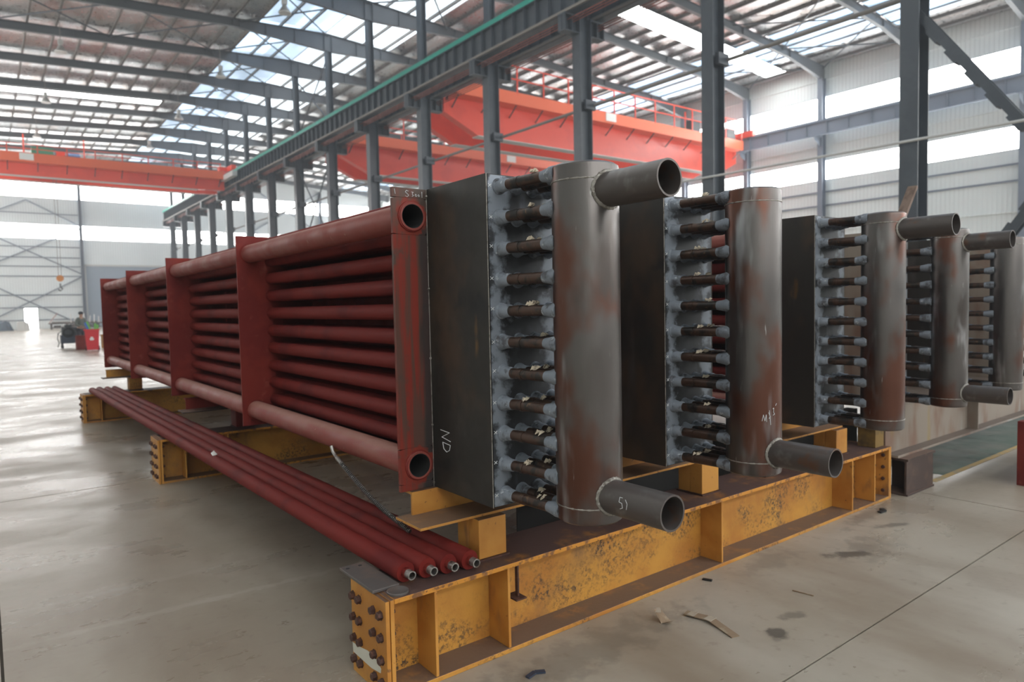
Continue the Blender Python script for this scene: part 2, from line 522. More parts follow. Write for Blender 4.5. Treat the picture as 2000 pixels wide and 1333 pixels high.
def floor_mat():
    m, nt, N, L, B = _new('worn_concrete')
    v = _coords(nt, U1, False, True)
    c = _mix(nt, _range(nt, _noise(nt, v, .45, 8), .38, .66), (0.335, 0.285, 0.225), (0.42, 0.375, 0.315))
    c = _mix(nt, _range(nt, _noise(nt, _coords(nt, (1, .35, 1), False, True), 1.3, 4, .6), .40, .78), c, (0.265, 0.21, 0.16))
    c = _mix(nt, _range(nt, _noise(nt, v, 14, 3, .6), .56, .85), c, (0.25, 0.20, 0.155))
    geo = N.new('ShaderNodeNewGeometry')
    # oil and scorch spots with a shape of their own: centre, half axes, turn
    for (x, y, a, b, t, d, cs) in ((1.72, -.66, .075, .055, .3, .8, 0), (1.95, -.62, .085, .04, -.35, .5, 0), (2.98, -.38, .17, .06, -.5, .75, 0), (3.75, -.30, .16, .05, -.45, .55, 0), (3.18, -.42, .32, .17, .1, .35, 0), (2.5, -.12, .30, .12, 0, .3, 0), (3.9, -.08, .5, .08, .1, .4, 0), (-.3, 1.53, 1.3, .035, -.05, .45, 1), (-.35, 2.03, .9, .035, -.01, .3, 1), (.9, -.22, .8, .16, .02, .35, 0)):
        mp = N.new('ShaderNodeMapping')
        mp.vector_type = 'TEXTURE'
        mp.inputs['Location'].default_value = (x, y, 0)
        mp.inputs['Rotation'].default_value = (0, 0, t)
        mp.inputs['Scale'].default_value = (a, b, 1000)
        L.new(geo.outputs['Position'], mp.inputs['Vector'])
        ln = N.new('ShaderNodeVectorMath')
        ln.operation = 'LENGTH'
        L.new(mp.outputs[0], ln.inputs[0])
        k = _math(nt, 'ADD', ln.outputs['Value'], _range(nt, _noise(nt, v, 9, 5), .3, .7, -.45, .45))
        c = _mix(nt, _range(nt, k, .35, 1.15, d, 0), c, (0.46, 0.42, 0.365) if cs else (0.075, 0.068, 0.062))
    L.new(c, B.inputs['Base Color'])
    r = _range(nt, _noise(nt, _coords(nt, (.5, 1, 1), False, True), 1.1, 7, .65), .35, .68, .24, .46)
    L.new(r, B.inputs['Roughness'])
    B.inputs['Specular IOR Level'].default_value = .5
    bp = N.new('ShaderNodeBump')
    bp.inputs['Strength'].default_value = .12
    bp.inputs['Distance'].default_value = .01
    L.new(_noise(nt, v, 22, 6), bp.inputs['Height'])
    L.new(bp.outputs[0], B.inputs['Normal'])
    return m
M['floor'] = floor_mat()
M['joint'] = surf('dark_floor_joint', (0.085, 0.070, 0.055), rough=.9)

def front_plate_mat():
    """dark plate with pale weld dust blown along the rows of stubs"""
    m, nt, N, L, B = _new('dusted_front_plate')
    v = _coords(nt, U1, True)
    tc = N.new('ShaderNodeTexCoord')
    sp = N.new('ShaderNodeSeparateXYZ')
    L.new(tc.outputs['Object'], sp.inputs[0])
    c = _mix(nt, _range(nt, _noise(nt, v, 5), .45, .65), (0.026, 0.027, 0.030), (0.05, 0.053, 0.06))
    d = _math(nt, 'ABSOLUTE', _math(nt, 'SUBTRACT', sp.outputs[0], .232))
    k = _math(nt, 'ADD', d, _range(nt, _noise(nt, v, 12, 5), .3, .7, -.035, .035))
    c = _mix(nt, _range(nt, k, .012, .055, .9, 0), c, (0.25, 0.28, 0.325))
    d2 = _math(nt, 'ABSOLUTE', _math(nt, 'SUBTRACT', sp.outputs[0], .52))
    k2 = _math(nt, 'ADD', d2, _range(nt, _noise(nt, v, 9, 5), .3, .7, -.05, .05))
    c = _mix(nt, _range(nt, k2, .0, .06, .7, 0), c, (0.22, 0.245, 0.28))
    c = _mix(nt, _range(nt, _noise(nt, _coords(nt, (1, 1, .5), True), 7), .62, .8), c, (0.10, 0.108, 0.125))
    L.new(c, B.inputs['Base Color'])
    B.inputs['Roughness'].default_value = .5
    B.inputs['Metallic'].default_value = .3
    return m
M['front'] = front_plate_mat()

# ------------------------------------------------------------------ hall
XL, XR = -12.0, 46.8
Y0, Y1 = -24.71, 91.3
XC = 17.6
YK = lambda k: 5.29 + 6 * k
ZR = lambda x: 19.55 - 0.0567 * abs(x - XC)

# floor: dark joint filler below, slabs of about six metres on top
fl = struct(ob('floor', MB().box(XL - .3, XR + .3, Y0 - .3, Y1 + 12, -.3, -.012), M['joint']))
ys = [Y0 - .3] + [-.92 + 5.75 * i for i in range(-4, 17)] + [Y1 + 12]
xs = [XL - .3] + [-7.23, -1.235, 4.77, 10.77, 16.77, 22.77, 28.77, 34.77, 40.77] + [XR + .3]
g = .006
for i in range(len(xs) - 1):
    for j in range(len(ys) - 1):
        w, h = xs[i + 1] - xs[i], ys[j + 1] - ys[j]
        ob('slab', (lambda w=w, h=h: MB().box(g, w - g, g, h - g, -.012, 0)), M['floor'], fl, (xs[i], ys[j], 0), key=('slab', round(w, 3), round(h, 3)))
# painted walkway on the right
ob('painted_strip', MB().box(5.5, 40, .02, 1.05, 0, .002), M['green_floor'], fl)
ob('yellow_line', MB().box(5.2, 40, -.03, .02, 0, .003), M['line_paint'], fl)
ob('yellow_line', MB().box(5.2, 40, 1.05, 1.12, 0, .003), M['line_paint'], fl)

# walls: opaque strips with two bands of daylight panels
ZB = [(9.98, 11.38), (14.3, 15.85)]
wr = MB()
for z0, z1 in ((0, ZB[0][0]), (ZB[0][1], ZB[1][0]), (ZB[1][1], 18.6)):
    wr.box(XR, XR + .15, Y0, Y1, z0, z1)
wall_right = struct(ob('wall_right', wr, M['clad_y']))
wl = MB()
wl.box(XL - .15, XL, Y0, YK(5), 0, 18.6)  # near bays of the unseen wall kept blind to hold light off the foreground
for z0, z1 in ((0, ZB[0][0]), (ZB[0][1], ZB[1][0]), (ZB[1][1], 18.6)):
    wl.box(XL - .15, XL, YK(5), Y1, z0, z1)
wall_left = struct(ob('wall_left', wl, M['clad_y']))
ZE = [(10.1, 11.75), (14.65, 16.35)]
DX0, DX1, DZ = 2.5, 3.72, 2.3
wb_ = MB()
wb_.box(XL, DX0, Y1, Y1 + .15, 0, ZE[0][0]).box(DX0, DX1, Y1, Y1 + .15, DZ, ZE[0][0]).box(DX1, 8.3, Y1, Y1 + .15, 0, ZE[0][0])
wb_.box(8.3, 16.6, Y1, Y1 + .15, 7.3, ZE[0][0]).box(16.6, XR, Y1, Y1 + .15, 0, ZE[0][0])
wb_.box(XL, XR, Y1, Y1 + .15, ZE[0][1], ZE[1][0]).prism([(XL, ZE[1][1]), (XR, ZE[1][1]), (XR, 18.2), (XC, 19.9), (XL, 18.2)], 'xz', Y1, Y1 + .15)
wall_back = struct(ob('wall_back', wb_, M['clad_x']))
wf = MB()
wf.box(XL, XR, Y0 - .15, Y0, 0, ZE[0][0])
wf.box(XL, XR, Y0 - .15, Y0, ZE[0][1], ZE[1][0]).prism([(XL, ZE[1][1]), (XR, ZE[1][1]), (XR, 18.2), (XC, 19.9), (XL, 18.2)], 'xz', Y0 - .15, Y0)
wall_front = struct(ob('wall_front', wf, M['clad_x']))
# girts (horizontal rails) on the visible walls
for z in (1.3, 2.6, 3.9, 5.2, 6.4, 8.19, 9.15, 12.4, 17.0):
    ob('girt', (lambda: MB().box(-.1, 0, Y0, Y1, -.05, .05)), M['grey_steel'] if z in (8.19, 9.15) else M['clad_y'], wall_right, (XR, 0, z), key=('girt_r', z in (8.19, 9.15)))
for z in (1.0, 2.4, 3.8, 5.9, 7.0, 8.0, 9.2, 12.9):
    ob('girt', (lambda: MB().box(XL, 8.1, -.1, 0, -.05, .05)), M['grey_steel'], wall_back, (0, Y1, z), key='girt_b')
# daylight panels: one window per bay, each a pane in a thin frame
wn = 0
def window(mk_frame, mk_pane, key, glow):
    global wn
    wn += 1
    f = struct(ob('window_%d' % wn, mk_frame, M['grey_steel'], key=key + '_f'))
    p = ob('pane', mk_pane, M['window'], f, key=key + '_p' + str(glow), glow=glow)
    return f
for (z0, z1) in ZB:
    for k in range(-5, 14):
        ya, yb_ = YK(k), YK(k + 1)
        for (x0, sgn, wname) in ((XR, 1, 'r'), (XL, -1, 'l')):
            if sgn < 0 and k < 5:  # unseen left wall: panels added in far bays only, to light the background
                continue
            def fr(z0=z0, z1=z1):
                m = MB()
                m.box(.02, .10, 0, .05, z0, z1).box(.02, .10, 5.95, 6.0, z0, z1).box(.02, .10, 0, 6, z0, z0 + .05).box(.02, .10, 0, 6, z1 - .05, z1)
                return m
            w = window(fr, (lambda z0=z0, z1=z1: MB().box(.05, .09, .05, 5.95, z0 + .05, z1 - .05)), 'side%.1f' % z0, (-sgn, 0, 0))
            w.location = (x0 if sgn > 0 else x0 - .12, ya, 0)
ebx = [-12, -5.9, .2, 8.23, 17.6, 27.7, 37.0, 46.8]
for (z0, z1) in ZE:
    for i in range(7):
        xa, xb = ebx[i], ebx[i + 1]
        for yy in (Y1, Y0 - .12):
            def fr(z0=z0, z1=z1, xa=xa, xb=xb):
                m = MB()
                m.box(xa, xa + .05, .02, .10, z0, z1).box(xb - .05, xb, .02, .10, z0, z1).box(xa, xb, .02, .10, z0, z0 + .05).box(xa, xb, .02, .10, z1 - .05, z1)
                return m
            w = window(fr, (lambda z0=z0, z1=z1, xa=xa, xb=xb: MB().box(xa + .05, xb - .05, .05, .09, z0 + .05, z1 - .05)), 'end%d_%.1f' % (i, z0), (0, -1 if yy > 0 else 1, 0))
            w.location = (0, yy, 0)
# doors of the end wall: a big shutter and an open doorway with its frame
d1 = struct(ob('door_1', MB().box(8.3, 16.6, Y1 + .03, Y1 + .1, 0, 7.3), M['shutter']))
ob('door_frame', MB().box(8.36, 8.6, Y1 - .06, Y1 + .03, 0, 7.3).box(8.36, 16.6, Y1 - .06, Y1 + .03, 7.1, 7.3), M['crane_pale'], d1)
d2 = struct(ob('door_2', MB().box(DX0 - .06, DX0, Y1 - .04, Y1 + .19, 0, DZ).box(DX1, DX1 + .06, Y1 - .04, Y1 + .19, 0, DZ).box(DX0 - .06, DX1 + .06, Y1 - .04, Y1 + .19, DZ, DZ + .06), M['grey_steel']))
ob('pane', MB().box(DX0, DX1, Y1 + .05, Y1 + .08, .02, DZ), M['window'], d2, glow=(0, -1, 0))

# roof: foil lining, rafters, purlins, roof lights
RB = [(XL, 13.2, 'foil'), (22.2, XR + .15, 'foil')]
cb = MB()
for xa, xb, _ in RB:
    for (a, b) in ((xa, xb),):
        n = 12
        vs, fs = [], []
        for i in range(n + 1):
            x = a + (b - a) * i / n
            vs += [(x, Y0 - .15, ZR(x) + .22), (x, Y1 + .15, ZR(x) + .22)]
        fs = [(2 * i, 2 * i + 1, 2 * i + 3, 2 * i + 2) for i in range(n)]
        cb.add(vs, fs)
ceiling = struct(ob('ceiling', cb, M['foil']))
sd = ceiling.modifiers.new('thickness', 'SOLIDIFY')
sd.thickness = .06
sd.offset = 1
for xa, xb in ((13.2, XC), (XC, 22.2)):
    wn += 1
    fr = struct(ob('window_%d' % wn, MB().box(xa - .03, xa + .03, Y0, Y1, ZR(xa) + .16, ZR(xa) + .25), M['crane_pale']))
    for k in range(-5, 15):
        y_a, y_b = YK(k), min(YK(k + 1), Y1)
        if y_b - y_a < .5:
            continue
        hw = (xb - xa) / 2
        for q in range(2):
            a, b = xa + q * hw, xa + (q + 1) * hw
            ob('pane', (lambda a=a, b=b, y_a=y_a, y_b=y_b: MB().add([(a, 0, ZR(a) + .2), (b, 0, ZR(b) + .2), (b, y_b - y_a - .03, ZR(b) + .2), (a, y_b - y_a - .03, ZR(a) + .2), (a, 0, ZR(a) + .24), (b, 0, ZR(b) + .24), (b, y_b - y_a - .03, ZR(b) + .24), (a, y_b - y_a - .03, ZR(a) + .24)], [(0, 3, 2, 1), (4, 5, 6, 7), (0, 1, 5, 4), (1, 2, 6, 5), (2, 3, 7, 6), (3, 0, 4, 7)])), M['ridge'] if xa < XC - 1 else M['ridge_bright'], fr, (0, y_a, 0), key=('rp', round(a, 2), round(y_b - y_a, 2)), glow=(0, 0, -1))
def roof_patch(x0, x1, ya, yb_, m, dz=.08):
    return MB().add([(x0, ya, ZR(x0) + dz), (x1, ya, ZR(x1) + dz), (x1, yb_, ZR(x1) + dz), (x0, yb_, ZR(x0) + dz), (x0, ya, ZR(x0) + dz + .05), (x1, ya, ZR(x1) + dz + .05), (x1, yb_, ZR(x1) + dz + .05), (x0, yb_, ZR(x0) + dz + .05)], [(0, 3, 2, 1), (4, 5, 6, 7), (0, 1, 5, 4), (1, 2, 6, 5), (2, 3, 7, 6), (3, 0, 4, 7)])
for (x0, x1, ya, yb_) in ((XL + 1, 11.5, 61.35, 62.75), (28.8, 45.4, 25.4, 27.0), (XL + 1, 11.5, 13.35, 14.75), (XL + 1, 11.5, -10.6, -9.2)):
    wn += 1
    struct(ob('window_%d' % wn, roof_patch(x0, x1, ya, yb_, None, -.06), M['strip'], glow=(0, 0, -1)))
wn += 1
fr = struct(ob('window_%d' % wn, MB().box(39.4, 39.46, Y0, Y1, ZR(39.4) + .12, ZR(39.4) + .2), M['crane_pale']))
for k in range(-4, 14):
    for (a, b) in ((39.5, 41.0), (41.06, 42.5), (42.56, 43.9)):
        ob('pane', (lambda a=a, b=b: roof_patch(a, b, 0, 5.7, None)), M['eave_light'], fr, (0, YK(k) + .15, 0), key=('ep', a), glow=(0, 0, -1))
x = 1.687 - 1.43 * 9
while x < XR:
    if abs(x - XC) > .3:
        ob('purlin', (lambda: MB().box(-.035, .035, Y0, Y1, 0, .2).box(-.035, .05, Y0, Y1, 0, .02)), M['purlin'], ceiling, (x, 0, ZR(x)), key='purlin')
    x += 1.43
def rafter_mb():
    m = MB()
    xsn = [XL, XL + 4.5, 11.6, XC, 23.6, XR - 4.5, XR]
    dep = [1.0, .5, .5, 1.15, .5, .5, 1.0]
    top = [(x_, ZR(x_)) for x_ in xsn]
    bot = [(x_, ZR(x_) - d_) for x_, d_ in zip(xsn, dep)]
    m.prism(top + bot[::-1], 'xz', -.006, .006)
    for i in range(6):
        for (p, q, dz) in ((top[i], top[i + 1], -.02), (bot[i], bot[i + 1], 0)):
            m.add([(p[0], -.12, p[1] + dz), (q[0], -.12, q[1] + dz), (q[0], .12, q[1] + dz), (p[0], .12, p[1] + dz), (p[0], -.12, p[1] + dz + .02), (q[0], -.12, q[1] + dz + .02), (q[0], .12, q[1] + dz + .02), (p[0], .12, p[1] + dz + .02)], [(0, 3, 2, 1), (4, 5, 6, 7), (0, 1, 5, 4), (1, 2, 6, 5), (2, 3, 7, 6), (3, 0, 4, 7)])
    for x_ in (11.6, 12.0, 13.6, 15.4, XC - .25, XC + .25, 19.6, 21.4, 23.6, 30, 37, 42.3, 4, -3):
        d = .5 if not 11.6 < x_ < 23.6 else .5 + .65 * (1 - abs(x_ - XC) / 6)
        m.box(x_ - .015, x_ + .015, -.11, .11, ZR(x_) - d + .01, ZR(x_) - .01)
    return m
for k in range(-4, 15):
    ob('rafter', rafter_mb, M['rafter'], ceiling, (0, YK(k), 0), key='rafter')
def rod(a, b, r=.025, parent=None, m='dark2'):
    return ob('brace_rod', MB().cyl(a, b, r, n=6), M[m], parent)
for k, sp in ((6, ((-.2, 5.9), (5.9, 12.0), (12.0, XC))), (4, ((12.0, XC), (XC, 23))), (5, ((12.0, XC),)), (7, ((12.0, XC),)), (8, ((12.0, XC),)), (9, ((12.0, XC),)), (10, ((12.0, XC),)), (2, ((36, 41.5), (41.5, 46.6))), (0, ((36, 41.5), (41.5, 46.6))), (3, ((41.5, 46.6),))):
    for a, b in sp:
        za, zb = ZR(a) - .12, ZR(b) - .12
        rod((a, YK(k), za), (b, YK(k + 1), zb), .045, ceiling)
        rod((a, YK(k + 1), za), (b, YK(k), zb), .045, ceiling)

ORD = ['first', 'second', 'third', 'fourth', 'fifth', 'sixth', 'seventh', 'eighth', 'ninth', 'tenth', 'eleventh', 'twelfth', 'thirteenth', 'fourteenth', 'fifteenth', 'sixteenth']
# ------------------------------------------------------------------ middle row of columns
def hsec(h, b, z0, z1, tf=.025, tw=.02, bx=0.0):
    """flanges face left and right, web between them"""
    m = MB()
    m.box(bx - h / 2, bx - h / 2 + tf, -b / 2, b / 2, z0, z1).box(bx + h / 2 - tf, bx + h / 2, -b / 2, b / 2, z0, z1)
    return m.box(bx - h / 2 + tf, bx + h / 2 - tf, -tw / 2, tw / 2, z0, z1)
for k in range(-1, 15):
    lab = '%s dark steel column from the right in the middle row, carrying the green-topped rail' % ORD[k] if k >= 0 else 'dark steel column just beyond the right edge where the lattice brace lands'
    t = thing('steel_column', lab, 'column', (XC, YK(k), 0), 'middle row of hall columns')
    ob('lower_shaft', (lambda: hsec(.6, .44, .04, 12.5)), M['dark'], t, key='lowshaft')
    ob('upper_shaft', (lambda: hsec(.34, .42, 12.5, 18.42)), M['dark'], t, key='upshaft')
    ob('base_plate', (lambda: MB().box(-.45, .45, -.35, .35, 0, .04)), M['dark'], t, key='cbase')
    def brk():
        m = MB()
        for s in (-1, 1):
            x0, x1 = sorted((s * .3, s * 1.05))
            m.box(x0, x1, -.2, .2, 12.44, 12.5).box(x0, x1, -.2, .2, 11.85, 11.88).box(x0, x1, -.012, .012, 11.88, 12.44)
            xe = s * 1.03
            m.box(min(xe, xe - s * .03), max(xe, xe - s * .03), -.2, .2, 11.88, 12.44)
            m.box(s * .66 - .015, s * .66 + .015, -.2, .2, 11.88, 12.44)
        return m
    ob('bracket', brk, M['dark'], t, key='corbel')
    ob('clamp_plate', (lambda: MB().box(-.1, .42, -.3, -.16, 9.05, 9.4)), M['dark2'], t, key='clampp')

# rails along the columns: two runway girders, tie pipe, wire
def runway(label, sgn):
    xc = XC + sgn * .72
    t = thing('crane_runway', label, 'crane rail', (xc, 0, 12.5))
    ya, yb_ = YK(-3), YK(14) + .6
    ob('bottom_flange', MB().box(-.18, .18, ya, yb_, 0, .03), M['dark'], t)
    ob('web', MB().box(-.01, .01, ya, yb_, .03, 1.07), M['dark'], t)
    ob('top_flange', MB().box(-.2, .2, ya, yb_, 1.07, 1.1), M['dark'], t)
    ob('rail_cover', MB().box(-.21, -.09, ya, yb_, 1.1, 1.3), M['green'], t)
    ob('rail', MB().box(-.0, .07, ya, yb_, 1.1, 1.22), M['dark2'], t)
    y = ya + .2
    while y < yb_ - .1:
        for s in ((-1,) if sgn < 0 else (-1, 1)):
            ob('stiffener', (lambda s=s: MB().box(min(s * .01, s * .17), max(s * .01, s * .17), -.012, .012, .03, 1.07)), M['dark2'], t, (0, y, 0), key=('rst', s))
        y += .75
    for i in range(3):
        ob('conductor_bar', MB().box(-.05 + i * .10, -.025 + i * .10, ya, yb_, -.20 - .04 * i, -.165 - .04 * i), M['conductor'], t)
    ob('beige_bar', MB().box(-.26, -.18, ya, yb_, .02, .12), M['beige'], t)  # beige bar along the left edge of the bottom flange
    return t
runway('crane runway girder with green rail cover on the left side of the columns', -1)
runway('crane runway girder on the right side of the columns, partly hidden', 1)
t = thing('tie_pipe', 'thin grey pipe running from column to column below the runway', 'pipe', (XC + .36, 0, 9.23))
ob('pipe', MB().cyl((0, YK(-2), 0), (0, YK(14), 0), .06, n=10), M['purlin'], t, smooth=True)
tag(ob('guy_wire', MB().cyl((17.2, -6, 5.35), (17.2, 40, 5.75), .035, n=8), M['crane_pale'], smooth=True), 'thin pale wire stretched level in front of the columns at right', 'wire')
# lattice braces at the right edge
def lattice(a, b, label):
    a, b = Vector(a), Vector(b)
    t = thing('lattice_brace', label, 'brace', tuple(a), 'lattice braces at the right edge')
    d = b - a
    u = d.normalized()
    side = Vector((1, 0, 0))
    up = side.cross(u).normalized()
    for s in (-1, 1):
        ob('angle_bar', MB().bar(side * (.13 * s), d + side * (.13 * s), .03, .2, tuple(up)), M['dark'], t)
    n = int(d.length / .75)
    for i in range(1, n):
        p = u * (i * .75)
        ob('batten', MB().bar(p - side * .15 + up * .13, p + side * .15 + up * .13, .42, .06, tuple(up)), M['dark2'], t)
    return t
lattice((XC, YK(0) - .1, 8.6), (XC, YK(-1) + .25, .6), 'lattice brace of paired angles slanting down from the first column')
lattice((XC + .6, YK(-1) + .25, 8.6), (XC + .6, YK(0) - .25, .6), 'lower lattice brace rising to the right behind the far headers')
for (a, b) in (((XC, YK(6), 13.9), (XC, YK(7), 18.2)), ((XC, YK(7), 13.9), (XC, YK(6), 18.2)), ((XC, YK(6), 11.8), (XC, YK(7), 5.5)), ((XC, YK(7), 11.8), (XC, YK(6), 5.5)), ((XC, YK(6), 5.5), (XC, YK(7), .3)), ((XC, YK(7), 5.5), (XC, YK(6), .3))):
    rod(a, b, .05, ceiling)

# wall columns, wall runway
for k in range(-1, 14):
    lab = '%s blue-grey wall column counted from the right along the window wall' % ORD[k - 1] if k >= 1 else 'blue-grey wall column beyond the right edge, number %s' % ORD[k + 1]
    t = thing('wall_column', lab, 'column', (XR - .35, YK(k), 0), 'columns of the right wall')
    ob('shaft', (lambda: hsec(.5, .36, 0, 17.05)), M['grey_steel'], t, key='wshaft')
    ob('bracket', (lambda: MB().box(-.95, -.25, -.16, .16, 12.9, 12.96).prism([(-.25, 12.3), (-.95, 12.7), (-.95, 12.9), (-.25, 12.9)], 'xz', -.012, .012)), M['grey_steel'], t, key='wbrk')
t = thing('wall_runway', 'blue-grey crane runway girder running along the window wall', 'crane rail', (XR - 1.05, 0, 12.96))
ob('girder', MB().box(-.16, .16, Y0 + 6, Y1 - 2, 0, .03).box(-.01, .01, Y0 + 6, Y1 - 2, .03, .87).box(-.16, .16, Y0 + 6, Y1 - 2, .87, .9).box(-.04, .04, Y0 + 6, Y1 - 2, .9, 1.02), M['grey_steel'], t)
for i in range(60):
    ob('stiffener', (lambda: MB().box(-.15, -.01, -.012, .012, .03, .87)), M['grey_steel'], t, (0, -6 + 1.5 * i, 0), key='wst')
# end wall columns and bracing
for i, x in enumerate((-2.2, 8.23, 27.7, 37.0)):
    t = thing('end_wall_column', ('blue-grey end wall column out of frame at the far left', 'blue-grey end wall column beside the big grey shutter', 'slim end wall column seen between the middle columns', 'slim end wall column hidden far behind the modules')[i], 'column', (x, Y1 - .3, 0), 'columns of the end wall')
    ob('shaft', (lambda: hsec(.32, .4, 0, 17.9)), M['grey_steel'], t, key='eshaft')
def erod(a, b):
    return ob('brace_rod', MB().cyl((a[0], Y1 - .25, a[1]), (b[0], Y1 - .25, b[1]), .07, n=6), M['grey_steel'], wall_back)
erod((-2.2, 6.0), (8.23, .1)); erod((-2.2, .1), (8.23, 5.9))
erod((-2.2, 11.4), (8.23, 6.1)); erod((-2.2, 6.1), (8.23, 11.4))
erod((-2.2, 11.6), (3.2, 14.3)); erod((3.2, 14.3), (8.23, 11.6))
for (z0, z1) in ((.3, 6), (6, 12), (12, 17.8)):
    for (xa, xb) in ((27.7, 37.0),):
        erod((xa, z0), (xb, z1)); erod((xa, z1), (xb, z0))

# ------------------------------------------------------------------ bridge cranes
def crane(y, x0, x1, label, trolley_x, gates, hook=None, sign_x=None, carriage_x=None, z=11.05, lo=0.0, rh=1.55):
    t = thing('bridge_crane', label, 'crane', (0, y, z), 'overhead bridge cranes')
    def girder(yy):
        m = MB()
        tp = 2.2
        prof = [(x0, max(1.0, lo)), (x0 + tp, lo), (x1 - tp, lo), (x1, max(1.0, lo)), (x1, 1.9), (x0, 1.9)]
        m.prism(prof, 'xz', yy + .05, yy + .55)
        return m
    ob('girder', girder(0), M['crane'], t)
    ob('girder', girder(2.4), M['crane'], t)
    ob('bottom_flange', MB().box(x0 + 2.2, x1 - 2.2, -.02, .62, lo - .04, lo), M['crane_pale'], t)
    ob('bottom_flange', MB().box(x0 + 2.2, x1 - 2.2, 2.38, 3.02, lo - .04, lo), M['crane_pale'], t)
    wk = ob('walkway', MB().box(x0 + .3, x1 - .3, -.75, .05, 1.82, 1.88).box(x0 + .3, x1 - .3, -.8, -.75, 1.82, 2.5), M['crane_band'], t)
    n = int((x1 - x0) / 1.95)
    for i in range(n + 1):
        xx = x0 + .5 + i * (x1 - x0 - 1.0) / n
        ob('rail_post', (lambda: MB().box(-.04, .04, -.03, .03, 0, rh)), M['crane'], t, (xx, -.78, 2.4), key=('rpost', rh))
        ob('walkway_bracket', (lambda: MB().bar((0, .7, -.55), (0, 0, 0), .05, .05)), M['crane_dark'], t, (xx, -.68, 1.82), key='wbrace')
        ob('rail_post', (lambda: MB().box(-.04, .04, -.03, .03, 0, rh)), M['crane'], t, (xx, 3.1, 2.4), key=('rpost', rh))
    for zh in (2.4 + rh * .5, 2.35 + rh):
        ob('handrail', MB().box(x0 + .5, x1 - .5, -.81, -.75, zh, zh + .06), M['crane'], t)
        ob('handrail', MB().box(x0 + .5, x1 - .5, 3.07, 3.13, zh, zh + .06), M['crane'], t)
    zr = 13.73 - z
    for xx, sg in ((x0 - .6, 1), (x1 + .5, -1)):
        ob('end_carriage', MB().box(xx - .2, xx + .2, -1.2, 4.2, zr + .2, zr + .65), M['crane'], t)
        for yy in (.05, 2.45):
            ob('end_arm', MB().box(min(xx, xx + sg * .9), max(xx, xx + sg * .9), yy, yy + .5, zr + .25, zr + .6).box(min(xx + sg * .72, xx + sg * .9), max(xx + sg * .72, xx + sg * .9), yy, yy + .5, 1.6, zr + .25), M['crane'], t)
        for yy in (-.8, 3.8):
            ob('wheel', MB().cyl((xx - .045, yy, zr + .225), (xx + .045, yy, zr + .225), .22, n=14), M['crane_dark'], t)
    if carriage_x:
        ob('bumper_beam', MB().box(carriage_x - .3, carriage_x + .1, -3.4, 5.2, 1.75, 2.2), M['crane_pale'], t)
    if sign_x:
        ob('sign_plate', MB().box(sign_x - .45, sign_x + .45, -.83, -.8, 1.95, 2.45), M['sign_white'], t)
    tr = ob('trolley', MB().box(trolley_x - 1.9, trolley_x + 1.9, .1, 2.95, 1.95, 2.35), M['crane_band'], t)
    ob('gearbox', MB().box(trolley_x - 1.5, trolley_x - .1, .5, 1.3, 2.35, 3.25), M['mach_green'], tr)
    ob('drum', MB().cyl((trolley_x - 1.2, 1.9, 2.85), (trolley_x + 1.2, 1.9, 2.85), .42, n=18), M['crane_dark'], tr, smooth=True)
    ob('motor', MB().cyl((trolley_x + .9, .9, 2.75), (trolley_x + 1.7, .9, 2.75), .34, n=16), M['mach_blue'], tr, smooth=True)
    ob('brake_housing', MB().box(trolley_x + .1, trolley_x + .7, .6, 1.2, 2.35, 3.05), M['crane'], tr)
    for s in (-2.0, 1.95):
        ob('signal_mast', MB().cyl((trolley_x + s, .3, 2.3), (trolley_x + s, .3, 4.1), .05, n=8), M['crane'], tr)
    if gates:
        for xx in gates:
            ob('cabinet', MB().box(xx - .5, xx + .5, -.55, -.1, 1.9, 3.3), M['crane_dark'], t)
    if hook:
        hx, hz = hook
        hk = ob('hook_block', MB().cyl((hx, 1.06, hz - z), (hx, 1.34, hz - z), .25, n=20), M['hook'], t, smooth=True)
        ob('hook', MB().sweep([(hx, 1.2, hz - z - 0.40), (hx, 1.2, hz - z - 0.65), (hx + .14, 1.2, hz - z - 0.85), (hx, 1.2, hz - z - 1.0), (hx - .16, 1.2, hz - z - 0.88)], .05, 8), M['crane_dark'], hk)
        for s in (-.1, .1):
            ob('cable', MB().cyl((hx + s, 1.2, hz - z - -0.10), (hx + s, 1.2, 2.0), .018, n=6), M['purlin'], hk)
    return t
crane(29.4, 18.95, 45.25, 'nearer orange-red bridge crane spanning the right bay behind the columns', 41.5, (39.6, 43.8), None, 30.8)
crane(42.6, 18.95, 45.25, 'farther red bridge crane in the right bay, lower in the picture', 40.5, (38.5, 42.5), None, 33.0)
crane(62.0, -11.0, 16.4, 'orange-red bridge crane in the left bay with green machinery and hanging hook', 3.9, None, (3.84, 4.45), 2.0, 16.45, 11.28, .92, .75)

# ------------------------------------------------------------------ pendant lamps
def lamp(x, y, z, label):
    t = thing('pendant_lamp', label, 'lamp', (x, y, z), 'pendant lamps under the left roof')
    ob('lamp_shade', (lambda: MB().lathe((0, 0, -.25), (0, 0, 1), [(0, .32), (.05, .33), (.3, .16), (.42, .1), (.45, .02)], 16)), M['lamp'], t, key='lshade', smooth=True)
    ob('ballast_box', (lambda: MB().box(-.12, .12, -.12, .12, .2, .5)), M['crane_pale'], t, key='lball')
    ob('rod', MB().cyl((0, 0, .5), (0, 0, ZR(x) - z), .02, n=6), M['purlin'], t)
for i, (x, y) in enumerate(((3.2, 46.3), (3.2, 58.3), (3.3, 70.6))):
    lamp(x, y, 17.2, '%s pendant lamp from the top in the left-hand lamp row' % ORD[i])
for i, (x, y) in enumerate(((12.0, 33.6), (12.0, 45.7), (12.0, 57.9), (12.0, 70.1))):
    lamp(x, y, 17.2, '%s pendant lamp from the top in the row along the roof lights' % ORD[i])

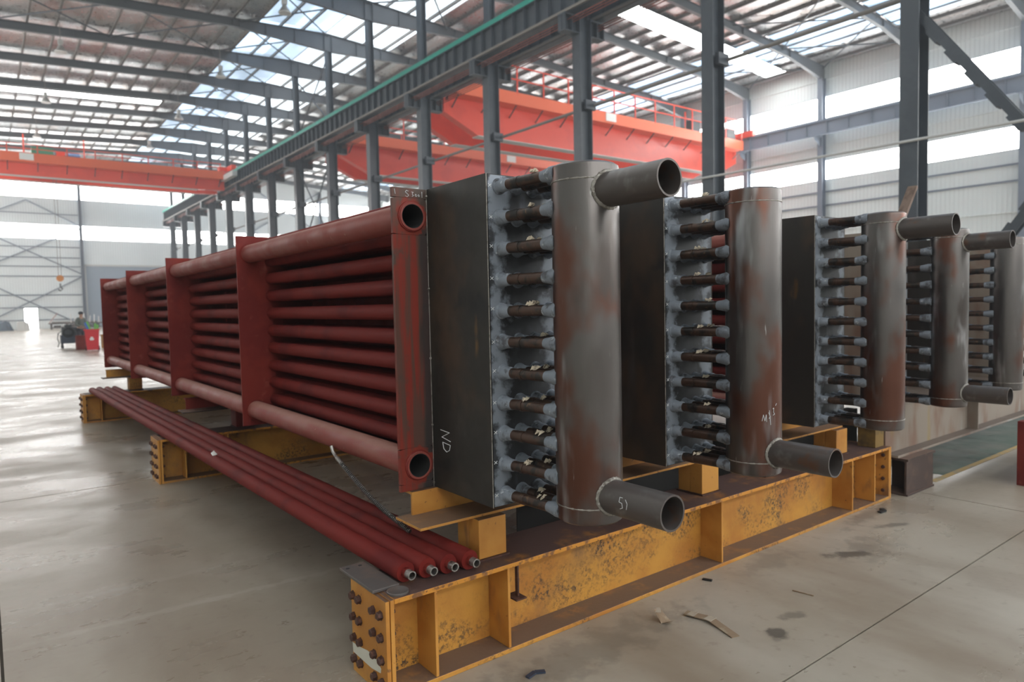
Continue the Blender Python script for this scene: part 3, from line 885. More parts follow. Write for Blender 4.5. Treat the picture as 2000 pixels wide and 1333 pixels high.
# ------------------------------------------------------------------ yellow support beams
HA, LA, WA = .4155, 4.433, .334
def support_beam(x, y, label, first=False):
    t = thing('support_beam', label, 'beam', (x, y, 0), 'low yellow beams under the modules')
    K = lambda s: ('sb', s)
    ob('bottom_flange', (lambda: MB().box(.04, LA - .04, 0, WA, 0, .022)), M['yellow'], t, key=K('bf'), bevel=.003)
    ob('top_flange', (lambda: MB().box(.04, LA - .04, 0, WA, HA - .022, HA)), M['yellow_top'], t, key=K('tf'), bevel=.003)
    ob('web', (lambda: MB().box(.04, LA - .04, WA / 2 - .008, WA / 2 + .008, .022, HA - .022)), M['yellow'], t, key=K('web'))
    for xx in (.237, .625, 2.232, 3.82, 4.168):
        for s in (0, 1):
            y0, y1 = ((.004, WA / 2 - .008), (WA / 2 + .008, WA - .004))[s]
            ob('stiffener', (lambda y0=y0, y1=y1: MB().box(-.007, .007, y0, y1, .022, HA - .022)), M['yellow_clean'], t, (xx, 0, 0), key=K(('st', s)), bevel=.002)
    for (xa, xb, nm) in ((0, .018, 'l0'), (.022, .04, 'l1'), (LA - .04, LA - .022, 'r0'), (LA - .018, LA, 'r1')):
        ob('end_plate', (lambda xa=xa, xb=xb: MB().box(xa, xb, .002, WA - .002, 0, HA - .002)), M['yellow_clean'], t, key=K(nm), bevel=.002)
    for yy in (.306, .245, .112, .044):
        for zz in (.346, .252, .158, .064):
            b = ob('bolt', (lambda: MB().lathe((0, 0, 0), (-1, 0, 0), [(0, .0205), (.004, .0205), (.004, .0175), (.017, .0175), (.020, .014)], 6).cyl((0, 0, 0), (.062, 0, 0), .008, n=8).lathe((.04, 0, 0), (1, 0, 0), [(0, .0145), (.014, .0145)], 6)), M['bolt'], t, (0, yy, zz), key='bolt', rot=(random.uniform(0, 1), 0, 0))
            ob('bolt', None, None, t, (LA, yy, zz), key='bolt', rot=(random.uniform(0, 1), 0, math.pi))
    return t
M['yellow_top'] = surf('worn_beam_top', (0.56, 0.235, 0.028), [((0.20, 0.085, 0.03), 16, .5, .62, U1), ((0.09, 0.04, 0.028), 40, .6, .68, U1)], rough=.6, dust=(0.082, 0.046, 0.040), bump=.15)
bA = support_beam(0, 0, 'nearest worn yellow support beam with bolted end plate in the foreground')
ob('paint_patch', MB().prism([(.331, .125), (.269, .13), (.18, .146), (.102, .142), (.056, .116), (.062, .096), (.145, .083), (.236, .083), (.326, .084)], 'yz', -.0012, -.0002), M['white_paint'], bA)
hb = ob('hook_bracket', MB().box(.672, .68, .0, .02, .25, HA - .02).box(.64, .70, -.03, .055, .245, .252), M['bolt'], bA)
support_beam(0, 4.55, 'middle yellow support beam, its bolted end showing under the red tubes')
support_beam(-.13, 9.25, 'farthest yellow support beam at the far ends of the red tubes')

# stands: inverted-T cross beam on stub posts
def stand(x0, x1, posts, y, mats, label, ztop=.733):
    t = thing('support_stand', label, 'stand', (0, y, HA + .001), 'stands between beams and modules')
    z0 = .1935
    zt = ztop - HA - .002
    ob('cross_flange', MB().box(x0, x1, .15, .38, z0, z0 + .013), mats[0], t, bevel=.002)
    ob('cross_web', MB().box(x0 + .07, x1, .345, .358, z0 + .013, zt - .012), mats[1], t)
    ob('top_strip', MB().box(x0 + .07, x1, .345, .43, zt - .012, zt), mats[1], t)
    for (a, b) in posts:
        p = ob('post', MB().box(a, b, .11, .20, .008, z0).box(a, b, .2008, .29, .008, z0), mats[2], t, bevel=.004)
        ob('weld_foot', MB().box(a - .008, b + .012, .10, .30, 0, .008), M['bolt'], p)
    return t
YM = (M['yellow_flange'], M['yellow_clean'], M['yellow_clean'])
BM = (M['brown_beam'], M['red'], M['red'])
stand(.255, 2.35, ((.537, .694), (2.181, 2.345)), 0, YM, 'yellow stand on the nearest beam under the two left modules')
stand(2.78, 3.955, ((2.85, 3.01), (3.785, 3.946)), 0, YM, 'yellow stand on the nearest beam under the third module')
stand(.27, 2.35, ((.75, .92), (2.18, 2.34)), 4.60, BM, 'red-brown stand on the middle beam under the modules')
stand(2.78, 3.955, ((2.85, 3.01), (3.785, 3.946)), 4.60, BM, 'red-brown stand on the middle beam under the third module')
stand(.16, 2.35, ((.50, .68), (2.18, 2.34)), 9.3, (M['brown_beam'], M['yellow'], M['yellow']), 'dark shadowed stand on the farthest beam at the module ends')
stand(2.78, 3.955, ((2.85, 3.01), (3.785, 3.946)), 9.3, (M['brown_beam'], M['yellow'], M['yellow']), 'dark stand on the farthest beam under the third module')

# ------------------------------------------------------------------ heat exchanger modules
BH = 1.417          # casing height
PW = .76            # plate width
ROWS = [.052 + .1315 * i for i in range(11)]
TCX = (.247, .336, .425, .514)
PITCH = 2.454
def holed_plate(w, h, holes, y0, y1, half=.085, n=32):
    """plate in the x-z plane with round holes; holes sit in the left and right strips"""
    m = MB()
    xl = (0, 2 * half)
    zs = sorted(set([z for (_, z, _) in holes]))
    def band(xa, xb):
        z = 0
        hs = sorted([q for q in holes if xa <= q[0] <= xb], key=lambda q: q[1])
        for (cx, cz, r) in hs:
            m.box(xa, xb, y0, y1, z, cz - half)
            sq, ci = [], []
            for i in range(n):
                a = 2 * math.pi * (i + .5) / n
                c, s = math.cos(a), math.sin(a)
                hx = (xb - cx) if c > 0 else (cx - xa)
                k = min(hx / max(abs(c), 1e-6), half / max(abs(s), 1e-6))
                sq.append((cx + c * k, cz + s * k))
                ci.append((cx + c * r, cz + s * r))
            vs = [(p[0], y, p[1]) for y in (y0, y1) for p in sq + ci]
            fs = []
            for i in range(n):
                j = (i + 1) % n
                fs += [(i, j, n + j, n + i), (2 * n + j, 2 * n + i, 3 * n + i, 3 * n + j), (n + i, n + j, 3 * n + j, 3 * n + i), (j, i, 2 * n + i, 2 * n + j)]
            m.add(vs, fs)
            z = cz + half
        m.box(xa, xb, y0, y1, z, h)
    band(0, .18)
    m.box(.18, w - .18, y0, y1, 0, h)
    band(w - .18, w)
    return m
GP = [(.098, .117), (.098, 1.287), (PW - .098, .117), (PW - .098, 1.287)]
def chalk(strokes, fn, parent, w=.004, name='chalk_mark'):
    m = MB()
    for st in strokes:
        pts = [Vector(fn(*p)) for p in st]
        for a, b in zip(pts[:-1], pts[1:]):
            if (b - a).length > 1e-5:
                m.sweep([a, b], w / 2, 5)
    return ob(name, m, M['chalk'], parent)

def module(loc, noz, label, hr=.131, dxh=.365, hy=-.885, flakes=False, side='mill'):
    t = thing('heat_exchanger_module', label, 'heat exchanger', loc, 'heat exchanger modules')
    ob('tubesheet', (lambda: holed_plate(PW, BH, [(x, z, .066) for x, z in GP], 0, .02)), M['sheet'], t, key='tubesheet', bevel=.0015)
    for k in range(1, 5):
        ob('support_plate', (lambda: MB().box(0, PW, -.008, .008, 0, BH)), M['red'], t, (0, k * PITCH, 0), key='splate', bevel=.0015)
    for i, (x, z) in enumerate(GP):
        g_ = ob('guide_pipe', (lambda: MB().tube((0, -.012, 0), (0, 4 * PITCH + .05, 0), .0655, .056, 28)), M['red_pipe'], t, (x, 0, z), key='gpipe', smooth=True)
        ob('pipe_weld', (lambda: MB().torus((0, -.002, 0), (0, 1, 0), .0665, .0065, 28, 8, .15)), M['red'], g_, key='gweld', smooth=True)
        ob('bore', (lambda: MB().tube((0, -.0122, 0), (0, .9, 0), .0562, .0545, 28).cyl((0, .88, 0), (0, .9, 0), .055, n=28)), M['bore'], g_, key='gbore', smooth=True)
        for k in range(1, 4):
            ob('plate_weld', (lambda: MB().torus((0, -.010, 0), (0, 1, 0), .067, .007, 24, 6).torus((0, .010, 0), (0, 1, 0), .067, .007, 24, 6)), M['red'], g_, (0, k * PITCH, 0), key='pweld', smooth=True)
    # tubes
    xh = dxh
    for c, cx in enumerate(TCX):
        for r, z in enumerate(ROWS):
            ob('finned_tube', (lambda: MB().cyl((0, .02, 0), (0, 4 * PITCH - .008, 0), .043, n=18)), M['fin'], t, (cx, 0, z), key='ftube', smooth=True)
            dx = cx - xh
            dxe = max(-.098, min(.098, dx))
            ye = hy + math.sqrt(hr * hr - dxe * dxe) - .004
            yb_ = -.487
            L = math.hypot(yb_ - ye, dxe - dx)
            lean = math.atan2(dxe - dx, yb_ - ye)
            s = ob('stub_tube', (lambda L=L: MB().lathe((0, .05, 0), (0, -1, 0), [(0, .0225), (.05 + L * .34, .0225), (.05 + L * .34, .0245), (.05 + L * .42, .0245), (.05 + L * .42, .0225), (.05 + L, .0225)], 18)), M['stub'], t, (cx, yb_, z), key=('stub', c, round(dx, 3)), smooth=True, rot=(0, 0, lean))
            ob('root_weld', (lambda: MB().lathe((0, .002, 0), (0, -1, 0), [(0, .036), (.006, .035), (.011, .031), (.015, .0318), (.02, .0295), (.024, .030), (.03, .0275), (.06, .0262), (.064, .0226)], 20)), M['collar'], s, key='rootw', smooth=True)
            ob('header_weld', (lambda L=L: MB().lathe((0, -L - .03, 0), (0, 1, 0), [(0, .032), (.03, .032), (.036, .0295), (.056, .026), (.078, .0227)], 20)), M['collar'], s, key=('headw', c, round(dx, 3)), smooth=True)
            if flakes and c in (0, 1) and random.random() < .75:
                m = MB()
                bx, by = random.uniform(-.006, .006), -L * random.uniform(.45, .7)
                for q in range(8):
                    px, py, pz = bx + random.uniform(-.010, .010), by + random.uniform(-.014, .014), .0225 + random.uniform(0, .006)
                    sz = random.uniform(.006, .013)
                    m.add([(px - sz, py, pz - .004), (px + sz * .6, py - sz, pz + random.uniform(0, .012)), (px + sz, py + sz * .7, pz), (px, py, pz + sz * 1.2)], [(0, 1, 3), (1, 2, 3), (2, 0, 3), (0, 2, 1)])
                ob('weld_flake', m, M['flake'], s)
    for k in range(4):
        ob('side_panel', (lambda: MB().box(PW - .19, PW - .184, .010, PITCH - .024, .02, BH - .02)), M['red'], t, (0, k * PITCH, 0) if k else (0, .012, 0), key='light_stop')  # added hidden sheet, stops light showing through between the tubes
    # casing box in front of the tubesheet
    ob('casing_side', (lambda: MB().box(.18, .186, -.487, 0, 0, BH)), M[side], t, key=('cs0', side), bevel=.001)
    ob('casing_side', (lambda: MB().box(PW - .186, PW - .18, -.487, 0, 0, BH)), M['mill'], t, key='cs1', bevel=.001)
    ob('casing_top', (lambda: MB().box(.186, PW - .186, -.481, 0, BH - .006, BH)), M['mill'], t, key='ct')
    ob('casing_bottom', (lambda: MB().box(.186, PW - .186, -.481, 0, 0, .006)), M['mill'], t, key='cb')
    ob('front_plate', (lambda: MB().box(.188, PW - .188, -.487, -.476, .004, BH - .004)), M['front'], t, key='fp')
    wd = MB()
    for x in (.179, PW - .179):
        wd.cyl((x, -.002, .0), (x, -.002, BH), .0022, n=6)
        for z in (.02, .30, .62, .95, 1.385):
            wd.sphere((x - .001, -.004, z), .0065, 8, 6)
    wd.cyl((.1805, -.4875, 0), (.1805, -.4875, BH), .0022, n=6)
    ob('tack_weld', (lambda: wd), M['weld'], t, key='tackw', smooth=True)
    # header with capped ends, nozzles
    h0, h1 = .012, 1.402
    hd = ob('header', (lambda: MB().lathe((0, 0, h0), (0, 0, 1), [(0, hr * .62), (.006, hr * .9), (.014, hr * .985), (.024, hr), (h1 - h0 - .024, hr), (h1 - h0 - .014, hr * .985), (h1 - h0 - .006, hr * .9), (h1 - h0, hr * .62)], 48)), M['header'], t, (xh, hy, 0), key=('hdr', hr), smooth=True)
    for z in (h0 + .072, h1 - .072):
        ob('cap_weld', (lambda: MB().torus((0, 0, 0), (0, 0, 1), hr - .0008, .0032, 64, 8, .35)), M['weld'], hd, (0, 0, z), key=('capw', hr), smooth=True)
    for nz in noz:
        z = 1.288 if nz == 'top' else .128
        n_ = ob('nozzle', (lambda: MB().tube((0, -hr * .80, 0), (0, -.415, 0), .0655, .0585, 40)), M['nozzle'], hd, (0, 0, z), key=('noz', hr), smooth=True)
        def saddle():
            m = MB()
            rn, rt = .067, .0085
            n, q = 48, 8
            vs, fs = [], []
            for i in range(n):
                a = 2 * math.pi * i / n
                c, s = math.cos(a), math.sin(a)
                cx, cz = rn * c, rn * s
                cy = -math.sqrt(hr * hr - cx * cx)
                rr = rt * (1 + .18 * math.sin(i * 2.7))
                for j in range(q):
                    b = 2 * math.pi * j / q
                    e = rr * math.cos(b)
                    vs.append((cx + c * e, cy - rr * .9 * math.sin(b), cz + s * e))
            for i in range(n):
                for j in range(q):
                    fs.append((i * q + j, ((i + 1) % n) * q + j, ((i + 1) % n) * q + (j + 1) % q, i * q + (j + 1) % q))
            return m.add(vs, fs)
        ob('nozzle_weld', saddle, M['weld'], hd, (0, 0, z), key=('nw', hr), smooth=True)
    return t

ZM = .733
u1 = module((.28, .37, ZM), ('top', 'bottom'), 'nearest heat exchanger module with red tubes, header with two open nozzles', flakes=True)
u2 = module((1.40, .37, ZM), ('bottom',), 'second module, its header with a single nozzle at the bottom', flakes=True)
u3 = module((2.985, .43, ZM), ('top',), 'third module, its header with a single nozzle at the top', hr=.128, dxh=.375, hy=-.84)
u4 = module((4.405, .61, .715), ('top', 'bottom'), 'fourth module on the grey girder, header with two nozzles', hr=.13, dxh=.375, hy=-.88, side='grey_girder')
u5 = module((5.80, .63, .715), (), 'fifth module cut off by the right edge, header without nozzles', hr=.13, dxh=.375, hy=-.86)
u6 = module((7.08, .63, .715), (), 'sixth module, only its grey casing side showing between the last two headers', hr=.13, dxh=.375, hy=-.86, side='grey_girder')
# chalk writing
def on_side(a, b):       # casing side of the first module: a toward the camera, b up
    return (.18 - .0012, a, b)
chalk([[(-.075, .285), (-.152, .280), (-.085, .252), (-.160, .240)]], on_side, u1, .0035)
chalk([[(-.092, .228), (-.158, .222), (-.150, .198), (-.125, .186), (-.100, .198), (-.092, .228)]], on_side, u1, .0035)
def on_sheet(a, b):
    return (a, -.0012, b)
chalk([[(.085, 1.402), (.075, 1.406), (.068, 1.398), (.078, 1.391), (.086, 1.384), (.078, 1.376), (.068, 1.380)],
       [(.100, 1.400), (.110, 1.400), (.104, 1.391), (.111, 1.384), (.103, 1.379)],
       [(.128, 1.388), (.122, 1.392), (.119, 1.385), (.125, 1.380), (.130, 1.386)],
       [(.142, 1.388), (.137, 1.391), (.135, 1.385), (.140, 1.381), (.144, 1.386)],
       [(.156, 1.405), (.156, 1.378)], [(.012, 1.408), (.016, 1.385)]], on_sheet, u1, .0022)
for um in (u1, u2):
    for z in ROWS:
        ob('chalk_cross', (lambda: MB().bar((-.008, 0, -.006), (.008, 0, .006), .002, .0025).bar((-.008, 0, .007), (.007, 0, -.006), .002, .0025)), M['chalk'], um, (.199 + random.uniform(-.002, .002), -.4882, z + random.uniform(-.004, .012)), key='chx')
def on_header(mod_r):
    def f(a, b):
        th = math.radians(a)
        return (mod_r * math.sin(th), -mod_r * math.cos(th), b)
    return f
hdr2 = [c for c in u2.children if c.name.startswith('header')][0]
f2 = on_header(.1318)
chalk([[(-40, .29), (-37, .32), (-34, .29), (-31, .32), (-30, .285)], [(-26, .33), (-22, .31), (-25, .30)], [(-24, .34), (-21, .27)], [(-16, .345), (-13, .35), (-14, .33), (-11, .32), (-15, .315)], [(-8, .36), (-5, .37)]], f2, hdr2, .003)

nz1 = [c for c in u1.children if c.name.startswith('header')][0]
def on_noz(a, y):        # around the lower nozzle of the first header
    th = math.radians(a)
    return (-.0662 * math.cos(th), y, .128 + .0662 * math.sin(th))
chalk([[(25, -.235), (25, -.222), (10, -.222), (8, -.236), (-6, -.240), (-12, -.226)], [(22, -.25), (10, -.262), (-8, -.258)]], on_noz, nz1, .0022)
# ------------------------------------------------------------------ loose finned tubes
def loose_tube(i, xa, ya, xb, yb_, label):
    r = .0445
    t = thing('loose_finned_tube', label, 'tube', (xa, ya, HA + r), 'loose red finned tubes on the beams')
    d = Vector((xb - xa, yb_ - ya, 0))
    L = d.length
    t.rotation_euler = (0, 0, math.atan2(-d.x, d.y))
    ob('finned_body', MB().lathe((0, .05, 0), (0, 1, 0), [(0, r * .96), (.004, r), (L - .06, r), (L - .056, r * .95)], 28), M['fin'], t, smooth=True)
    e = ob('bare_end', (lambda: MB().tube((0, -.004, 0), (0, .055, 0), .0195, .0145, 24)), M['steel_end'], t, key='bare', smooth=True)
    ob('painted_neck', (lambda: MB().tube((0, .03, 0), (0, .052, 0), .0215, .015, 24)), M['red'], e, key='neck', smooth=True)
for i, (xa, ya, xb, yb_) in enumerate(((.163, .075, .012, 9.42), (.259, .055, .108, 9.46), (.354, .035, .203, 9.4), (.452, .012, .30, 9.39))):
    loose_tube(i, xa, ya, xb, yb_, ('outermost loose red finned tube, nearest the steel plate', 'second loose red finned tube from the steel plate', 'third loose red finned tube from the steel plate', 'innermost loose red finned tube, beside the yellow post')[i])
pl = ob('steel_plate', MB().box(0, .125, 0, .335, 0, .013), M['plate'], None, (-.005, .105, HA), bevel=.002)
tag(pl, 'flat grey steel plate lying on the end of the nearest beam', 'plate')
for (x, y) in ((.025, .30), (.085, .30)):
    ob('bolt_hole', MB().cyl((x, y, .0125), (x, y, .0135), .009, n=14), M['black'], pl)
tag(ob('steel_disc', MB().lathe((0, 0, 0), (0, 0, 1), [(0, .046), (.008, .046), (.010, .044), (.010, .036), (.009, .034), (.009, .002)], 32), M['plate'], None, (.085, .055, HA + .0002), smooth=True), 'round dark steel disc beside the grey plate on the beam', 'disc')
# spiral conduit hanging under the module
t = thing('flexible_conduit', 'coiled metal conduit slanting under the lower red pipe', 'conduit', (.24, 1.0, 0))
p0, p1 = Vector((0, .0, .80)), Vector((.055, -.68, .56))
d = p1 - p0
a_, u_, w_ = frame(d)
hp = []
for i in range(520):
    s = i / 519
    q = p0 + d * s + Vector((0, 0, -.03 * math.sin(s * math.pi)))
    hp.append(q + (u_ * math.cos(i * .75) + w_ * math.sin(i * .75)) * .011)
ob('spiral', MB().sweep(hp, .0022, 5), M['spring'], t, smooth=True)
ob('core', MB().sweep([p0 + d * (i / 10) + Vector((0, 0, -.03 * math.sin(i / 10 * math.pi))) for i in range(11)], .009, 8), M['black'], t, smooth=True)
ob('bent_end', MB().sweep([p0 + Vector((0, -.05, -.02)), p0 + Vector((-.004, .0, .005)), p0 + Vector((-.01, .03, .03)), p0 + Vector((-.012, .045, .06))], .009, 8), M['steel_end'], t, smooth=True)

# ------------------------------------------------------------------ right: girder, block, red frame
t = thing('plate_girder', 'weathered grey plate girder carrying the far right modules', 'beam', (4.55, 0, .30))
ob('bottom_flange', MB().box(0, 5.5, 0, .30, 0, .02), M['grey_girder'], t, bevel=.002)
ob('top_flange', MB().box(.02, 5.5, .08, .62, .395, .415), M['grey_girder'], t, bevel=.002)
ob('web', MB().box(0, 5.5, .10, .115, .02, .395), M['grey_girder'], t)
for x in (1.7, 3.6):
    ob('stiffener', MB().box(x, x + .012, .01, .10, .02, .395), M['grey_girder'], t)
def block(x, label):
    t = thing('beam_block', label, 'beam', (x, .03, 0), 'short brown beam blocks under the girder')
    ob('flange', (lambda: MB().box(0, .52, -.10, .12, .282, .30)), M['brown_beam'], t, key='bkf')
    ob('web', (lambda: MB().box(0, .50, -.09, -.075, .015, .282)), M['brown_beam'], t, key='bkw')
    ob('foot_flange', (lambda: MB().box(0, .50, -.10, .12, 0, .015)), M['brown_beam'], t, key='bkb')
    ob('end_stiffener', (lambda: MB().box(.2, .212, -.075, .11, .015, .282)), M['brown_beam'], t, key='bks')
block(4.56, 'short dark brown beam block under the near end of the grey girder')
block(9.2, 'short dark brown beam block under the far end of the grey girder')
t = thing('red_steel_frame', 'dark red steel frame standing on the floor at the right edge', 'frame', (5.58, -.60, 0))
ob('post', MB().box(0, .10, 0, .10, 0, .54), M['red'], t, bevel=.004)
ob('post', MB().box(1.2, 1.3, 0, .10, 0, .54), M['red'], t, bevel=.004)
ob('cross_rail', MB().box(.10, 1.2, .02, .08, .42, .54), M['red'], t, bevel=.004)
ob('side_panel', MB().box(.10, 1.2, .045, .055, .05, .42), M['red'], t)
tag(ob('packing_block', MB().box(0, .14, .02, .16, 0, .15).box(-.012, .152, .0, .18, .15, .165), M['olive'], None, (4.27, .03, HA + .001), bevel=.003), 'small dull yellow block on the right end of the nearest beam', 'block')
tag(ob('wooden_slat', MB().bar((0, 0, 0), (0.474, 0.002, 0.582), .09, .03), M['wood'], None, (5.946, 0.679, 2.140)), 'thin brown wooden slat sticking up behind the third header', 'slat')

tag(ob('shade_filler_channel', MB().box(0, 4.2, 0, .10, 0, .02).box(0, 4.2, 0, .012, .02, .50).box(0, 4.2, 0, .10, .50, .52), M['bore'], None, (1.28, .78, 0)), 'added black filler channel blackening the shaded space under the modules', 'channel')  # made-up dark filler, added to blacken the shade under the modules

# ------------------------------------------------------------------ litter on the floor
def strip_poly(pts, w, h, m, name, label, cat, loc):
    mb = MB()
    for a, b in zip(pts[:-1], pts[1:]):
        mb.bar(a, b, w, h)
    return tag(ob(name, mb, m, None, loc), label, cat)
t = thing('cardboard_strip', 'long torn brown cardboard strip with shiny tape on the floor', 'cardboard', (1.55, -.26, 0))
ob('strip', MB().bar((0, 0, .008), (.03, -.13, .012), .05, .004).bar((.03, -.13, .012), (-.02, -.31, .004), .045, .004), M['cardboard'], t)
ob('tape', MB().bar((.005, -.02, .013), (.012, -.055, .0135), .055, .002), M['clear_tape'], t)
ob('tape', MB().bar((.025, -.11, .0155), (.028, -.15, .0145), .055, .002), M['clear_tape'], t)
t = thing('crumpled_wrapper', 'small crumpled brown wrapper standing on the floor by the yellow beam', 'wrapper', (1.375, -.25, 0))
ob('wrapper', MB().add([(0, 0, 0), (.05, -.02, .002), (.045, .05, .05), (-.01, .04, .06), (.02, -.06, .03), (.005, .015, .035)], [(0, 1, 5), (1, 2, 5), (2, 3, 5), (3, 0, 5), (0, 4, 1), (0, 3, 2, 1)]), M['cardboard'], t)
ob('tape', MB().bar((0, .02, .05), (.03, .05, .055), .03, .002), M['clear_tape'], t)
strip_poly([(0, 0, .006), (.06, -.01, .010), (.10, .03, .006)], .03, .01, M['black'], 'rubber_scrap', 'twisted black rubber scrap near the right end of the yellow beam', 'scrap', (3.97, -.12, 0))
strip_poly([(0, 0, .005), (.02, -.05, .006)], .018, .008, M['black'], 'metal_scrap', 'small black scrap on the floor at the middle of the beam', 'scrap', (1.975, -.045, 0))
strip_poly([(0, 0, .005), (.05, .01, .007), (.09, -.01, .005)], .022, .008, M['navy'], 'plastic_scrap', 'small dark blue scrap at the bottom edge of the picture', 'scrap', (.545, -.22, 0))
strip_poly([(0, 0, .003), (.02, -.11, .003)], .006, .005, M['cardboard'], 'straw', 'thin pale stick lying on the bare concrete', 'stick', (2.22, -.455, 0))
tag(ob('paper_scrap', MB().add([(0, 0, 0), (.035, .01, .01), (.03, .05, .005), (-.005, .04, .02), (.015, .025, .04)], [(0, 1, 4), (1, 2, 4), (2, 3, 4), (3, 0, 4), (0, 3, 2, 1)]), M['paper'], None, (.105, 3.02, HA + .083)), 'small white paper scrap lying on the loose red tubes', 'scrap')

# ------------------------------------------------------------------ far left: bin, welding cart, worker, stock
t = thing('wheelie_bin', 'bright red wheelie bin full of blue and green brushes', 'bin', (2.49, 32.3, 0), rz=-.1)
def taper(x0, x1, y0, y1, z0, X0, X1, Yy0, Yy1, z1):
    return MB().add([(x0, y0, z0), (x1, y0, z0), (x1, y1, z0), (x0, y1, z0), (X0, Yy0, z1), (X1, Yy0, z1), (X1, Yy1, z1), (X0, Yy1, z1)], [(0, 3, 2, 1), (4, 5, 6, 7), (0, 1, 5, 4), (1, 2, 6, 5), (2, 3, 7, 6), (3, 0, 4, 7)])
def bin_body():
    o_ = [(-.20, -.2, .03), (.24, -.2, .03), (.24, .25, .03), (-.20, .25, .03), (-.26, -.26, .9), (.29, -.26, .9), (.29, .30, .9), (-.26, .30, .9)]
    i_ = [(-.18, -.18, .06), (.22, -.18, .06), (.22, .23, .06), (-.18, .23, .06), (-.24, -.24, .9), (.27, -.24, .9), (.27, .28, .9), (-.24, .28, .9)]
    f = [(0, 3, 2, 1), (0, 1, 5, 4), (1, 2, 6, 5), (2, 3, 7, 6), (3, 0, 4, 7)]
    return MB().add(o_ + i_, f + [tuple(q + 8 for q in w[::-1]) for w in f] + [(4, 5, 13, 12), (5, 6, 14, 13), (6, 7, 15, 14), (7, 4, 12, 15)])
ob('body', bin_body(), M['bin'], t)
ob('rim', MB().box(-.29, .32, -.29, -.25, .87, .93).box(-.29, .32, .29, .33, .87, .93).box(-.29, -.25, -.25, .29, .87, .93).box(.28, .32, -.25, .29, .87, .93), M['bin'], t)
ob('emblem', MB().prism([(-.06, .45), (.06, .45), (.085, .5), (.03, .6), (-.03, .6), (-.085, .5)], 'xz', -.245, -.235), M['paper'], t)
for x in (-.22, .26):
    ob('wheel', MB().cyl((x - .03, .26, .1), (x + .03, .26, .1), .1, n=14), M['black'], t)
for (x, y, dx, dz, m, lab) in ((-.10, -.05, -.13, .26, 'blue_plastic', 'blue brush handle leaning left out of the red bin'), (-.02, .05, -.13, .30, 'lime', 'long green brush handle leaning left out of the red bin'), (.15, .16, .02, .22, 'lime', 'short green brush handle in the middle of the red bin'), (.2, -.14, .02, .16, 'lime', 'green brush handle at the right of the red bin')):
    tag(ob('brush_handle', MB().bar((-dx * 1.0, 0, -.5), (dx, 0, dz), .09, .07), M[m], None, (2.49 + x, 32.3 + y, .95)), lab, 'handle', 'brush handles in the bin')
tag(ob('red_drum', MB().lathe((0, 0, 0), (0, 0, 1), [(0, .22), (.3, .225), (.31, .235), (.33, .225), (.62, .22), (.64, .23)], 20), M['red'], None, (2.22, 33.6, 0), smooth=True), 'small dark red drum half hidden behind the wheelie bin', 'drum')
t = thing('welding_cart', 'dark navy welding machine on a wheeled cart beside the bin', 'cart', (2.0, 36.2, 0))
ob('cabinet', MB().box(-.36, .42, -.3, .3, .22, .62), M['navy'], t, bevel=.02)
ob('machine', MB().box(-.30, .36, -.26, .26, .62, .98).box(-.18, .1, -.2, .2, .98, 1.1), M['crane_dark'], t, bevel=.02)
for x in (-.3, .36):
    for y in (-.24, .24):
        ob('wheel', MB().box(x - .02, x + .02, y - .02, y + .02, .1, .22).cyl((x - .03, y, .08), (x + .03, y, .08), .08, n=12), M['black'], t)
ob('cable', MB().sweep([(-.34, -.3, .8), (-.46, -.32, .7), (-.50, -.34, .45), (-.44, -.34, .25), (-.50, -.36, .06)], .025, 6), M['black'], t)
ob('coil', MB().torus((-.05, -.32, .75), (0, 1, 0), .2, .05, 20, 6), M['black'], t)
ob('cap', MB().sphere((-.2, 0, 1.05), .09, 10, 6), M['paper'], t)

# worker: one skinned body, hair and clothes as children
def skin_body(name, chain, m, parent, sub=1):
    """chain: list of branches; each branch a list of (point, radius); branches start at an earlier point"""
    verts, edges, rad = [], [], []
    idx = {}
    for br in chain:
        prev = None
        for (p, r) in br:
            kk = tuple(round(q, 4) for q in p)
            if kk not in idx:
                idx[kk] = len(verts)
                verts.append(p)
                rad.append(r)
            i = idx[kk]
            if prev is not None:
                edges.append((prev, i))
            prev = i
    me = bpy.data.meshes.new(name)
    me.from_pydata(verts, edges, [])
    me.materials.append(m)
    o = bpy.data.objects.new(name, me)
    COL.objects.link(o)
    o.parent = parent
    sk = o.modifiers.new('skin', 'SKIN')
    if not me.skin_vertices:
        bpy.context.view_layer.objects.active = o
    for i, r in enumerate(rad):
        me.skin_vertices[0].data[i].radius = (r, r)
    me.skin_vertices[0].data[0].use_root = True
    sk.use_smooth_shade = True
    ss = o.modifiers.new('sub', 'SUBSURF')
    ss.levels = ss.render_levels = sub
    return o
t = thing('person', 'person in grey-green work jacket and dark trousers standing behind the welding cart', 'person', (2.36, 35.0, 0), rz=.5)
pel = ((0, 0, .92), .125)
body = skin_body('body', [[pel, ((0, 0, 1.08), .12), ((0, -.02, 1.25), .135), ((0, -.03, 1.37), .10), ((0, -.05, 1.44), .052), ((0, -.07, 1.52), .075), ((0, -.08, 1.58), .085), ((0, -.075, 1.64), .06)],
    [pel, ((.095, 0, .84), .085), ((.10, -.01, .48), .06), ((.10, .01, .09), .042), ((.10, -.12, .04), .035)],
    [pel, ((-.095, 0, .84), .085), ((-.10, -.02, .48), .06), ((-.10, .01, .09), .042), ((-.10, -.12, .04), .035)],
    [((0, -.03, 1.37), .10), ((.18, -.02, 1.34), .055), ((.24, -.06, 1.09), .042), ((.16, -.28, 1.0), .032), ((.12, -.36, 1.0), .028)],
    [((0, -.03, 1.37), .10), ((-.18, -.02, 1.34), .055), ((-.25, -.06, 1.09), .042), ((-.18, -.28, 1.02), .032), ((-.14, -.36, 1.02), .028)]], M['skin'], t)
